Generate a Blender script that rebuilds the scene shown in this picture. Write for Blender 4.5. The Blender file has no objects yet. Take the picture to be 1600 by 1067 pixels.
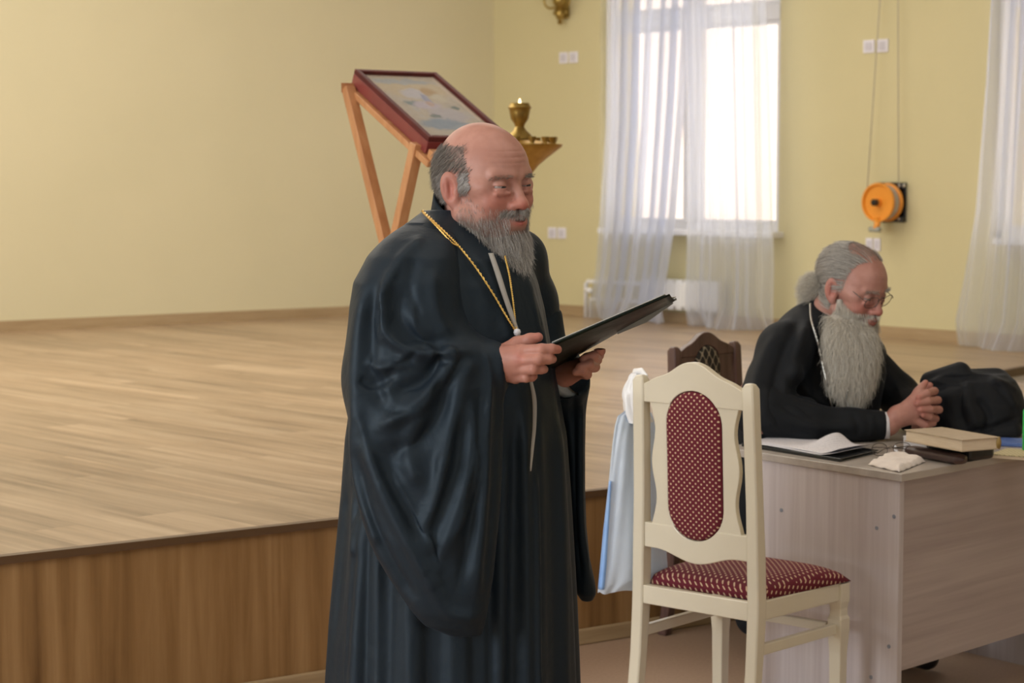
import bpy, bmesh, math, random
import numpy as np
from mathutils import Vector, Matrix
random.seed(7); np.random.seed(7)
SC = bpy.context.scene
COL = SC.collection
# ------------------------------------------------------------------ camera, world, exposure
F_PX, CAM_H, HOR = 3200.0, 1.58, 272.0
PITCH = math.atan((533.5 - HOR) / F_PX)
cam_d = bpy.data.cameras.new('camera'); cam = bpy.data.objects.new('camera', cam_d); COL.objects.link(cam)
cam.location = (0, 0, CAM_H); cam.rotation_euler = (math.pi/2 - PITCH, 0, 0)
cam_d.sensor_width = 36.0; cam_d.lens = F_PX * 36.0 / 1600.0
cam_d.dof.use_dof = True; cam_d.dof.focus_distance = 4.5; cam_d.dof.aperture_fstop = 6.3
cam_d.clip_end = 200
SC.camera = cam
SC.view_settings.view_transform = 'Standard'; SC.view_settings.look = 'None'
SC.view_settings.gamma = 1.0; SC.view_settings.use_curve_mapping = False
SC.view_settings.exposure = 0.0
world = bpy.data.worlds.new('world'); SC.world = world; world.use_nodes = True
bg = world.node_tree.nodes['Background']
bg.inputs['Color'].default_value = (1.0, 0.95, 0.90, 1); bg.inputs['Strength'].default_value = 4.2

def area(name, loc, target, sx, sy, power, color):
    l = bpy.data.lights.new(name, 'AREA'); l.shape = 'RECTANGLE'; l.size = sx; l.size_y = sy
    l.energy = power; l.color = color
    o = bpy.data.objects.new(name, l); COL.objects.link(o); o.location = loc
    d = Vector(target) - Vector(loc); o.rotation_euler = d.to_track_quat('-Z', 'Y').to_euler()
    return o
# daylight from the hall's windows on the left; unseen fills behind the camera and overhead
area('daylight_left_windows', (-6.5, 0.5, 2.4), (0.5, 6.5, 1.0), 5.0, 2.6, 340, (0.88, 0.94, 1.0))
area('rear_fill', (3.5, -3.6, 2.4), (0.5, 6.0, 1.0), 4.0, 2.4, 90, (0.92, 0.96, 1.0))  # unseen area light behind the camera, a weak frontal fill
area('overhead_fill_stage', (-2.0, 10.5, 4.4), (-2.0, 10.5, 0), 6.0, 4.0, 240, (1.0, 0.93, 0.82))  # fill added to brighten the stage and back wall, no fixture
area('overhead_fill_hall', (0.5, 3.5, 4.4), (0.5, 3.5, 0), 5.0, 4.0, 60, (1.0, 0.93, 0.82))  # warm overhead fill added for the near part of the hall, no fixture

# ------------------------------------------------------------------ picture measurements -> places
CP, SP = math.cos(PITCH), math.sin(PITCH)
def ray(px, py):
    u = 533.5 - py
    return Vector((px - 800.0, F_PX * CP + u * SP, -F_PX * SP + u * CP))
def P(px, py, depth):
    r = ray(px, py); return Vector((0, 0, CAM_H)) + r * (depth / r.y)
def G(px, py, z=0.0):
    r = ray(px, py); return Vector((0, 0, CAM_H)) + r * ((z - CAM_H) / r.z)
def proj(v):                      # (n,3) -> px, py
    v = np.asarray(v, float); x = v[:, 0]; y = v[:, 1]; z = v[:, 2] - CAM_H
    d = y * CP - z * SP; u = y * SP + z * CP
    return 800 + F_PX * x / d, 533.5 - F_PX * u / d

# ------------------------------------------------------------------ materials
def newmat(name, color=(.8,.8,.8), rough=.5, metal=0.0, spec=.5, sheen=0.0, coat=0.0):
    m = bpy.data.materials.new(name); m.use_nodes = True
    b = m.node_tree.nodes['Principled BSDF']
    b.inputs['Base Color'].default_value = (*color, 1); b.inputs['Roughness'].default_value = rough
    b.inputs['Metallic'].default_value = metal; b.inputs['Specular IOR Level'].default_value = spec
    b.inputs['Sheen Weight'].default_value = sheen; b.inputs['Coat Weight'].default_value = coat
    return m
def nd(m, t, **kw):
    n = m.node_tree.nodes.new(t)
    for k, v in kw.items():
        if k in n.inputs.keys(): n.inputs[k].default_value = v
        else: setattr(n, k, v)
    return n
def lk(m, a, ao, b, bi): m.node_tree.links.new(a.outputs[ao], b.inputs[bi])
def bsdf(m): return m.node_tree.nodes['Principled BSDF']
def ramp(m, stops):
    r = m.node_tree.nodes.new('ShaderNodeValToRGB'); e = r.color_ramp.elements
    while len(e) < len(stops): e.new(0.5)
    for i, (p, c) in enumerate(stops): e[i].position = p; e[i].color = (*c, 1)
    return r
def mapping(m, scale, rot=(0,0,0), coord='Object'):
    tc = nd(m, 'ShaderNodeTexCoord'); mp = nd(m, 'ShaderNodeMapping')
    mp.inputs['Scale'].default_value = scale; mp.inputs['Rotation'].default_value = rot
    lk(m, tc, coord, mp, 'Vector'); return mp
def noisy(name, c1, c2, scale=5.0, rough=.6, detail=5.0, stretch=(1,1,1), bump=0.0, bscale=None, **kw):
    m = newmat(name, c1, rough, **kw); mp = mapping(m, stretch)
    n = nd(m, 'ShaderNodeTexNoise', Scale=scale, Detail=detail); lk(m, mp, 'Vector', n, 'Vector')
    r = ramp(m, [(.3, c1), (.7, c2)]); lk(m, n, 'Fac', r, 'Fac'); lk(m, r, 'Color', bsdf(m), 'Base Color')
    if bump:
        n2 = nd(m, 'ShaderNodeTexNoise', Scale=bscale or scale*6, Detail=4.0); lk(m, mp, 'Vector', n2, 'Vector')
        b = nd(m, 'ShaderNodeBump', Strength=bump, Distance=.01); lk(m, n2, 'Fac', b, 'Height'); lk(m, b, 'Normal', bsdf(m), 'Normal')
    return m
def wood(name, cols, grain=(30, 2, 30), rough=.45, rot=(0,0,0), knots=2.2, plank=None, planklen=1.3, bump=.05, spec=.5):
    """streaky grain, optional plank layout; grain runs along local Y of the mapping"""
    m = newmat(name, cols[0], rough, spec=spec)
    mp = mapping(m, (1,1,1), rot)
    src = mp; outk = 'Vector'
    if plank:
        br = nd(m, 'ShaderNodeTexBrick'); br.offset = .37; br.offset_frequency = 2; br.squash = 1.0
        mp2 = nd(m, 'ShaderNodeMapping'); mp2.inputs['Rotation'].default_value = (0, 0, math.pi/2); lk(m, mp, 'Vector', mp2, 'Vector')
        lk(m, mp2, 'Vector', br, 'Vector')
        br.inputs['Color1'].default_value = (0,0,0,1); br.inputs['Color2'].default_value = (1,1,1,1); br.inputs['Mortar'].default_value = (.5,.5,.5,1)
        br.inputs['Scale'].default_value = 1.0; br.inputs['Mortar Size'].default_value = .0012
        br.inputs['Brick Width'].default_value = planklen; br.inputs['Row Height'].default_value = plank
        mul = nd(m, 'ShaderNodeVectorMath', operation='MULTIPLY_ADD'); mul.inputs[1].default_value = (3.1, 7.7, 5.3)
        lk(m, br, 'Color', mul, 0); lk(m, mp, 'Vector', mul, 2); src = mul
    st = nd(m, 'ShaderNodeMapping'); st.inputs['Scale'].default_value = grain; lk(m, src, outk, st, 'Vector')
    n1 = nd(m, 'ShaderNodeTexNoise', Scale=1.0, Detail=6.0, Roughness=.6, Distortion=.3); lk(m, st, 'Vector', n1, 'Vector')
    st2 = nd(m, 'ShaderNodeMapping'); st2.inputs['Scale'].default_value = (grain[0]*.22, grain[1]*.35, grain[2]*.22); lk(m, src, outk, st2, 'Vector')
    n2 = nd(m, 'ShaderNodeTexNoise', Scale=1.0, Detail=3.0, Distortion=knots); lk(m, st2, 'Vector', n2, 'Vector')
    mx = nd(m, 'ShaderNodeMath', operation='MULTIPLY_ADD'); mx.inputs[1].default_value = .55; lk(m, n1, 'Fac', mx, 0)
    hf = nd(m, 'ShaderNodeMath', operation='MULTIPLY'); hf.inputs[1].default_value = .45; lk(m, n2, 'Fac', hf, 0); lk(m, hf, 'Value', mx, 2)
    r = ramp(m, [(.32, cols[0]), (.5, cols[1]), (.66, cols[2])]); lk(m, mx, 'Value', r, 'Fac')
    last = r
    if plank:
        hs = nd(m, 'ShaderNodeMixRGB', blend_type='MULTIPLY'); hs.inputs['Fac'].default_value = 1.0
        r2 = ramp(m, [(0, (.93,.93,.93)), (1, (1.05,1.04,1.03))]); lk(m, br, 'Color', r2, 'Fac')
        lk(m, r, 'Color', hs, 1); lk(m, r2, 'Color', hs, 2)
        mo = nd(m, 'ShaderNodeMixRGB', blend_type='MULTIPLY'); mo.inputs[2].default_value = (.78,.74,.7,1)
        lk(m, br, 'Fac', mo, 'Fac'); lk(m, hs, 'Color', mo, 1); last = mo
    lk(m, last, 'Color', bsdf(m), 'Base Color')
    if bump:
        b = nd(m, 'ShaderNodeBump', Strength=bump, Distance=.004); lk(m, n1, 'Fac', b, 'Height'); lk(m, b, 'Normal', bsdf(m), 'Normal')
    return m

M = {}
M['wall_back'] = noisy('plaster_cream', (.66,.60,.40), (.69,.625,.42), 1.2, .75, bump=.02, bscale=60)
M['wall_yellow'] = noisy('plaster_yellow', (.61,.55,.325), (.64,.575,.345), 1.2, .75, bump=.02, bscale=60)
M['ceiling'] = newmat('ceiling_white', (.8,.78,.72), .9)
M['lino'] = noisy('linoleum_beige', (.40,.27,.19), (.47,.33,.235), 90, .42, bump=.01)
M['base'] = wood('baseboard_oak', [(.33,.225,.12),(.40,.285,.16),(.45,.33,.195)], (4, 4, 60), .45, knots=.4)
M['white_pvc'] = newmat('white_pvc', (.82,.82,.84), .35)
M['white_enamel'] = newmat('white_enamel', (.83,.83,.84), .3)
M['socket'] = newmat('socket_plastic', (.80,.78,.86), .35)
M['cream'] = noisy('cream_enamel', (.68,.62,.49), (.71,.65,.52), 6, .32, coat=.2)
M['brown_wood'] = wood('walnut_stain', [(.070,.035,.030),(.115,.062,.052),(.155,.088,.075)], (40, 40, 3), .35)
M['maroon'] = noisy('maroon_frame', (.19,.035,.035), (.26,.055,.05), 8, .35)
M['pine'] = wood('lectern_pine', [(.45,.20,.085),(.56,.27,.12),(.63,.33,.16)], (30, 30, 3), .4)
M['black_plastic'] = newmat('black_plastic', (.012,.012,.013), .35)
M['steel'] = newmat('steel', (.6,.6,.62), .25, metal=1.0)
M['orange'] = noisy('orange_paint', (.80,.30,.03), (.86,.34,.04), 10, .4)
M['brass'] = noisy('brass', (.29,.20,.055), (.42,.29,.085), 25, .32, metal=.85)
M['gold'] = newmat('gold_chain', (.78,.52,.16), .28, metal=1.0)
M['silver'] = newmat('silver_chain', (.62,.62,.60), .3, metal=1.0)
M['paper'] = noisy('paper_white', (.78,.77,.82), (.84,.83,.87), 14, .8)
M['page'] = noisy('page_edges', (.70,.58,.44), (.78,.67,.52), 200, .85, stretch=(.1,.1,1))
M['tissue'] = noisy('tissue', (.82,.74,.70), (.88,.82,.78), 40, .95, bump=.3, bscale=300)
# ------------------------------------------------------------------ mesh helpers
def tag(o, label=None, cat=None, group=None, kind=None):
    if label: o['label'] = label
    if cat: o['category'] = cat
    if group: o['group'] = group
    if kind: o['kind'] = kind
    return o
def thing(name, loc, label, cat, rotz=0.0, group=None):
    o = bpy.data.objects.new(name, None); COL.objects.link(o); o.location = loc; o.rotation_euler = (0,0,rotz)
    o.empty_display_size = .1
    return tag(o, label, cat, group)
def root_matrix(o):
    m = Matrix.LocRotScale(o.location, o.rotation_euler, o.scale)
    return (root_matrix(o.parent) @ o.matrix_parent_inverse @ m) if o.parent else m
def link(name, me, mat=None, parent=None, world=False, smooth=True, bevel=0.0, subsurf=0):
    o = bpy.data.objects.new(name, me); COL.objects.link(o)
    if mat is not None:
        for mm in (mat if isinstance(mat, (list, tuple)) else [mat]): me.materials.append(mm)
    if parent is not None:
        o.parent = parent
        if world: o.matrix_parent_inverse = root_matrix(parent).inverted()
    if hasattr(me, 'polygons'):
        me.polygons.foreach_set('use_smooth', [smooth]*len(me.polygons))
    if bevel:
        b = o.modifiers.new('bevel', 'BEVEL'); b.width = bevel; b.segments = 2; b.limit_method = 'ANGLE'; b.harden_normals = False
    if subsurf:
        s = o.modifiers.new('sub', 'SUBSURF'); s.levels = subsurf; s.render_levels = subsurf
    return o
class MB:
    """collects shapes into one mesh"""
    def __init__(s): s.v = []; s.f = []; s.mi = []
    def add(s, v, f, mi=0):
        n = len(s.v); s.v += [tuple(x) for x in v]; s.f += [tuple(i+n for i in q) for q in f]; s.mi += [mi]*len(f); return s
    def box(s, c, size, M4=None, mi=0):
        c = Vector(c); h = Vector(size)/2
        v = [Vector((x*h.x, y*h.y, z*h.z)) for z in (-1,1) for y in (-1,1) for x in (-1,1)]
        v = [(M4 @ p if M4 else p) + c for p in v]
        return s.add(v, [(0,2,3,1),(4,5,7,6),(0,1,5,4),(2,6,7,3),(0,4,6,2),(1,3,7,5)], mi)
    def hexa(s, b, t, mi=0):      # bottom 4 points (ccw seen from above), top 4 points
        return s.add(list(b)+list(t), [(3,2,1,0),(4,5,6,7),(0,1,5,4),(1,2,6,5),(2,3,7,6),(3,0,4,7)], mi)
    def tube(s, pts, rad, n=10, mi=0, flat=1.0, close=False):
        pts = [Vector(p) for p in pts]; m = len(pts)
        if not hasattr(rad, '__len__'): rad = [rad]*m
        t0 = (pts[1]-pts[0]).normalized(); a = Vector((0,0,1)) if abs(t0.z) < .9 else Vector((1,0,0))
        nrm = (a - t0*a.dot(t0)).normalized(); v = []
        for i, p in enumerate(pts):
            if close: t = (pts[(i+1)%m]-pts[i-1]).normalized()
            else: t = (pts[min(i+1,m-1)]-pts[max(i-1,0)]).normalized()
            nrm = (nrm - t*nrm.dot(t)).normalized(); bn = t.cross(nrm)
            for k in range(n):
                an = 2*math.pi*k/n; v.append(p + (nrm*math.cos(an) + bn*math.sin(an)*flat)*rad[i])
        f = [(i*n+k, i*n+(k+1)%n, ((i+1)%m)*n+(k+1)%n, ((i+1)%m)*n+k) for i in range(m if close else m-1) for k in range(n)]
        if not close: f += [tuple(range(n-1,-1,-1)), tuple((m-1)*n+k for k in range(n))]
        return s.add(v, f, mi)
    def lathe(s, prof, c=(0,0,0), n=32, M4=None, mi=0):
        c = Vector(c); v = []; m = len(prof)
        for r, z in prof:
            for k in range(n):
                an = 2*math.pi*k/n; p = Vector((max(r,1e-5)*math.cos(an), max(r,1e-5)*math.sin(an), z)); v.append((M4 @ p if M4 else p)+c)
        f = [(i*n+k, i*n+(k+1)%n, (i+1)*n+(k+1)%n, (i+1)*n+k) for i in range(m-1) for k in range(n)]
        f += [tuple(range(n-1,-1,-1)), tuple((m-1)*n+k for k in range(n))]
        return s.add(v, f, mi)
    def prism(s, outline, fn, mi=0):   # fn(u, v, side) -> point ; side 0/1
        n = len(outline); v = [fn(u, w, 0) for u, w in outline] + [fn(u, w, 1) for u, w in outline]
        f = [tuple(range(n-1,-1,-1)), tuple(range(n, 2*n))] + [(i, (i+1)%n, n+(i+1)%n, n+i) for i in range(n)]
        return s.add(v, f, mi)
    def grid(s, nu, nv, fn, mi=0, wrap=False):
        v = [fn(i/(nu-1) if not wrap else i/nu, j/(nv-1)) for j in range(nv) for i in range(nu)]
        nn = nu if wrap else nu-1
        f = [(j*nu+i, j*nu+(i+1)%nu, (j+1)*nu+(i+1)%nu, (j+1)*nu+i) for j in range(nv-1) for i in range(nn)]
        return s.add(v, f, mi)
    def mesh(s, name):
        me = bpy.data.meshes.new(name); me.from_pydata([tuple(x) for x in s.v], [], s.f)
        me.update(); 
        return me
    def build(s, name, mat=None, parent=None, world=False, smooth=False, bevel=0.0, subsurf=0, fix=True):
        me = s.mesh(name)
        if fix:
            bm = bmesh.new(); bm.from_mesh(me); bmesh.ops.recalc_face_normals(bm, faces=bm.faces); bm.to_mesh(me); bm.free()
        o = link(name, me, mat, parent, world, smooth, bevel, subsurf)
        if any(s.mi): me.polygons.foreach_set('material_index', s.mi)
        return o
def auto_smooth(o, ang=40):
    me = o.data; me.polygons.foreach_set('use_smooth', [True]*len(me.polygons))
    try: me.set_sharp_from_angle(angle=math.radians(ang))
    except Exception: pass
    return o
def catmull(pts, n):
    pts = [np.array(p, float) for p in pts]; pts = [2*pts[0]-pts[1]] + pts + [2*pts[-1]-pts[-2]]
    out = []; segs = len(pts)-3
    for i in range(n):
        t = i/(n-1)*segs; k = min(int(t), segs-1); t -= k
        a, b, c, d = pts[k:k+4]
        out.append(.5*((2*b)+(-a+c)*t+(2*a-5*b+4*c-d)*t*t+(-a+3*b-3*c+d)*t**3))
    return [Vector(p) for p in out] if len(out[0]) == 3 else out
# ------------------------------------------------------------------ distance fields -> smooth organic meshes
def smin(a, b, k):
    h = np.clip(.5+.5*(b-a)/k, 0, 1); return b*(1-h)+a*h-k*h*(1-h)
def smax(a, b, k): return -smin(-a, -b, k)
def ell(p, c, r, R=None):
    q = p - np.asarray(c, np.float32)
    if R is not None: q = q @ np.asarray(R, np.float32)
    r = np.asarray(r, np.float32); k0 = np.sqrt(((q/r)**2).sum(-1)); k1 = np.sqrt(((q/(r*r))**2).sum(-1))
    return k0*(k0-1)/np.maximum(k1, 1e-6)
def cap(p, a, b, ra, rb=None):
    rb = ra if rb is None else rb; a = np.asarray(a, np.float32); b = np.asarray(b, np.float32)
    ab = b-a; t = np.clip(((p-a)@ab)/max(float(ab@ab), 1e-9), 0, 1)
    return np.sqrt(((p-a-t[..., None]*ab)**2).sum(-1)) - (ra+(rb-ra)*t)
def chain(p, pts, rs, k=.004):
    d = None
    for i in range(len(pts)-1):
        e = cap(p, pts[i], pts[i+1], rs[i], rs[i+1]); d = e if d is None else smin(d, e, k)
    return d
def nets(fn, lo, hi, h):
    """surface nets: one quad mesh on the zero level of fn"""
    lo = np.array(lo, float); hi = np.array(hi, float); n = np.ceil((hi-lo)/h).astype(int)+1
    xs = [lo[i]+h*np.arange(n[i]) for i in range(3)]
    V = np.empty(n, np.float32)
    YY, ZZ = np.meshgrid(xs[1], xs[2], indexing='ij')
    st = max(1, int(400000/(n[1]*n[2])))
    for i in range(0, n[0], st):
        xx = xs[0][i:i+st]; g = np.empty((len(xx), n[1], n[2], 3), np.float32)
        g[..., 0] = xx[:, None, None]; g[..., 1] = YY; g[..., 2] = ZZ
        V[i:i+st] = fn(g)
    S = V < 0
    acc = np.zeros((*(n-1), 3), np.float32); cnt = np.zeros(n-1, np.float32)
    nx, ny, nz = n
    for ax in range(3):
        sl0 = [slice(None)]*3; sl1 = [slice(None)]*3; sl0[ax] = slice(0, -1); sl1[ax] = slice(1, None)
        A = V[tuple(sl0)]; B = V[tuple(sl1)]; cr = S[tuple(sl0)] != S[tuple(sl1)]
        I = np.argwhere(cr); a = A[cr]; b = B[cr]; t = a/(a-b)
        pos = I.astype(np.float32); pos[:, ax] += t
        o1, o2 = [q for q in range(3) if q != ax]
        for d1 in (0, -1):
            for d2 in (0, -1):
                J = I.copy(); J[:, o1] += d1; J[:, o2] += d2
                ok = (J >= 0).all(1) & (J < (n-1)).all(1)
                np.add.at(acc, tuple(J[ok].T), pos[ok]); np.add.at(cnt, tuple(J[ok].T), 1)
    used = cnt > 0; idx = -np.ones(n-1, np.int64); idx[used] = np.arange(used.sum())
    verts = acc[used]/cnt[used][:, None]*h + lo
    faces = []
    for ax in range(3):
        sl0 = [slice(None)]*3; sl1 = [slice(None)]*3; sl0[ax] = slice(0, -1); sl1[ax] = slice(1, None)
        s0 = S[tuple(sl0)]; s1 = S[tuple(sl1)]; cr = s0 != s1
        I = np.argwhere(cr); inside = s0[cr]; o1, o2 = (ax+1) % 3, (ax+2) % 3
        ok = (I[:, o1] > 0) & (I[:, o2] > 0) & (I[:, o1] < n[o1]-1) & (I[:, o2] < n[o2]-1)
        I = I[ok]; inside = inside[ok]
        def at(d1, d2):
            J = I.copy(); J[:, o1] += d1; J[:, o2] += d2; return idx[tuple(J.T)]
        q = np.stack([at(-1,-1), at(0,-1), at(0,0), at(-1,0)], 1)
        q[~inside] = q[~inside][:, ::-1]; faces.append(q)
    return verts, np.concatenate(faces)
def np_mesh(name, v, f):
    me = bpy.data.meshes.new(name); v = np.asarray(v, np.float32); f = np.asarray(f, np.int32)
    me.vertices.add(len(v)); me.vertices.foreach_set('co', v.ravel())
    me.loops.add(f.size); me.loops.foreach_set('vertex_index', f.ravel())
    me.polygons.add(len(f)); me.polygons.foreach_set('loop_start', np.arange(0, f.size, f.shape[1], dtype=np.int32))
    me.update(calc_edges=True); me.validate(); return me
def vnormals(v, f):
    a = v[f[:, 0]]; n = np.cross(v[f[:, 2]]-a, v[f[:, 3]]-v[f[:, 1]])
    N = np.zeros_like(v)
    for i in range(4): np.add.at(N, f[:, i], n)
    return N/np.maximum(np.linalg.norm(N, axis=1, keepdims=True), 1e-12)
def relax(v, f, it=2, lam=.5):
    for _ in range(it):
        s = np.zeros_like(v); c = np.zeros(len(v))
        for i in range(4):
            for j in (1, 3):
                np.add.at(s, f[:, i], v[f[:, (i+j) % 4]]); np.add.at(c, f[:, i], 1)
        v = v + lam*(s/np.maximum(c, 1)[:, None]-v)
    return v
def loft(p, keys, pw=2.3, wob=0.0, nf=9, ph=0.0, yslope=0.0):
    """field of a hanging volume; keys: picture row, left, right, depth, half depth (measured, top to bottom)"""
    zs, cx, hx, cy, hy = [], [], [], [], []
    for py, L, R, c, hh in keys:
        a = P(L, py, c); b = P(R, py, c); zs.append(a.z); cx.append((a.x+b.x)/2); hx.append((b.x-a.x)/2); cy.append(c); hy.append(hh)
    o = np.argsort(zs); zs = np.array(zs)[o]; g = lambda q: np.interp(z, zs, np.array(q)[o]).astype(np.float32)
    z = p[..., 2]
    CX, HX, CY, HY = g(cx), g(hx), g(cy), g(hy)
    x = p[..., 0]-CX; y = p[..., 1]-CY - yslope*x
    s = 1.0
    if wob:
        a = np.arctan2(y/HY, x/HX); s = 1+wob*np.clip((zs[-1]-z)/.8, 0, 1)*(np.sin(nf*a+ph)+.6*np.sin((nf*1.7//1)*a+2*ph+1.3))
    r = (np.abs(x/(HX*s))**pw+np.abs(y/(HY*s))**pw)**(1/pw)
    d = (r-1)*np.minimum(HX, HY)
    return np.maximum(d, np.maximum(z-zs[-1], zs[0]-z))
def strokes(v, f, S, passes=1):
    """cloth folds: (points measured on the photo, width px, height m); ridge if height > 0"""
    for pts, w, amp in S:
        N = vnormals(v, f); X, Y = proj(v)
        pts = np.array([tuple(q) for q in catmull([(*a, 0) for a in pts], 24)])[:, :2]
        d = np.full(len(v), 1e9); tt = np.zeros(len(v))
        for i in range(len(pts)-1):
            a, b = pts[i], pts[i+1]; ab = b-a; L = max(ab@ab, 1e-9)
            t = np.clip(((X-a[0])*ab[0]+(Y-a[1])*ab[1])/L, 0, 1)
            e = np.hypot(X-a[0]-t*ab[0], Y-a[1]-t*ab[1]); m = e < d; d[m] = e[m]; tt[m] = (i+t[m])/(len(pts)-1)
        view = v-np.array([0, 0, CAM_H]); view /= np.linalg.norm(view, axis=1, keepdims=True)
        face = np.clip(-(N*view).sum(1)*2.5, 0, 1)
        taper = np.clip(np.minimum(tt, 1-tt)*6+.15, 0, 1)
        v = v + N*(amp*np.exp(-.5*(d/w)**2)*face*taper)[:, None]
    return v
def hairs(name, roots, dirs_fn, length, seg, rad, mat, parent, seed=1):
    """strands as one hair-curves object; dirs_fn(points, t, rand) -> unit steps"""
    rng = np.random.default_rng(seed); n = len(roots); L = length*(rng.uniform(.75, 1.15, n)) if not hasattr(length, 'shape') else length
    pts = np.empty((n, seg, 3)); pts[:, 0] = roots; rnd = rng.normal(size=(n, 3))
    for s in range(1, seg):
        d = dirs_fn(pts[:, s-1], s/(seg-1), rnd); d /= np.linalg.norm(d, axis=1, keepdims=True)
        pts[:, s] = pts[:, s-1]+d*(L/(seg-1))[:, None]
    hc = bpy.data.hair_curves.new(name); hc.add_curves([seg]*n)
    hc.attributes['position'].data.foreach_set('vector', pts.astype(np.float32).ravel())
    ra = hc.attributes.get('radius') or hc.attributes.new('radius', 'FLOAT', 'POINT')
    rr = np.tile(np.linspace(rad, rad*.45, seg), n).astype(np.float32); ra.data.foreach_set('value', rr)
    return link(name, hc, mat, parent, world=True)
def mat3(z, x=None):
    return Matrix.Rotation(z, 4, 'Z')
# ------------------------------------------------------------------ the room
STZ = 0.52
up = Vector((0,0,1))
def line2(a, b): a = Vector(a[:2]); b = Vector(b[:2]); return a, (b-a).normalized()
def isect(l1, l2):
    (a, d), (b, e) = l1, l2; det = d.x*(-e.y)+e.x*d.y; r = b-a; t = (r.x*(-e.y)+e.x*r.y)/det; return a+d*t
back_l = line2(G(0, 519, STZ), G(543, 494, STZ)); side_l = line2(G(849, 489, STZ), G(1478, 534, STZ))
front_l = line2(G(0, 869, STZ), G(953, 763, STZ))
CORNER = isect(back_l, side_l)
bd, sd, fd = back_l[1], side_l[1], front_l[1]            # back wall: towards right; side wall: towards camera
if bd.x < 0: bd = -bd
if sd.y > 0: sd = -sd
bn = Vector((bd.y, -bd.x)); sn_ = Vector((-sd.y, sd.x))   # normals
if bn.y > 0: bn = -bn                                   # into the room
if sn_.x > 0: sn_ = -sn_
bn3, sn3, bd3, sd3 = Vector((*bn, 0)), Vector((*sn_, 0)), Vector((*bd, 0)), Vector((*sd, 0))
C3 = Vector((*CORNER, 0)); HC = 4.5
def struct(o): o['kind'] = 'structure'; return o
def WS(u, z, out=0.0): return C3 + sd3*u + up*z + sn3*out        # side wall frame (out = into the room)
def WB(u, z, out=0.0): return C3 - bd3*u + up*z + bn3*out        # back wall frame (u to the left)
def side_uz(px, py, out=0.0):
    r = ray(px, py); o = Vector((0,0,CAM_H)); q = C3 + sn3*out
    t = (q-o).dot(sn3)/r.dot(sn3); p = o+r*t; return (p-q).dot(sd3), p.z
def slab(mb, FR, u0, u1, z0, z1, o0, o1, mi=0):
    return mb.hexa([FR(u0,z0,o0), FR(u1,z0,o0), FR(u1,z0,o1), FR(u0,z0,o1)], [FR(u0,z1,o0), FR(u1,z1,o0), FR(u1,z1,o1), FR(u0,z1,o1)], mi)
# floor slab of the hall
m = MB(); far = CORNER + Vector((0, 1.2))
m.box((2.0, 5.6, -.06), (26, 24, .12)); struct(m.build('floor', M['lino']))
m = MB(); m.box((3.0, 6.4, HC+.06), (34, 24, .12)); struct(m.build('ceiling', M['ceiling']))
m = MB(); slab(m, WB, -.4, 19, 0, HC, -.3, 0); struct(m.build('wall_back', M['wall_back']))
m = MB(); m.box((3.0, -4.1, HC/2), (34, .2, HC)); struct(m.build('wall_front', M['wall_yellow']))
m = MB(); m.box((-14.1, 6.4, HC/2), (.2, 24, HC)); struct(m.build('wall_left', M['wall_back']))
# side wall with two tall window openings
u1a, _ = side_uz(937, 330); u1b, zs1 = side_uz(1216, 362)
u2a, _ = side_uz(1548, 330); _, zs2 = side_uz(1590, 371); W2 = (u1b-u1a)*1.0
zs = 1.58 - (364-272)/3200*14.2
zs = side_uz(1130, 361)[1]; ztop = zs+2.35
openings = [(u1a, u1b), (u2a, u2a+W2)]
UEND = u2a+W2+1.2
UFULL = (C3.y+4.0)/-sd.y
m = MB(); prev = 0.0
for a, b in openings:
    slab(m, WS, prev, a, 0, HC, -.42, 0); slab(m, WS, a, b, 0, zs, -.42, 0); slab(m, WS, a, b, ztop, HC, -.42, 0); prev = b
slab(m, WS, prev, UFULL, 0, HC, -.42, 0)
struct(m.build('wall_right', M['wall_yellow']))
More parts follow.
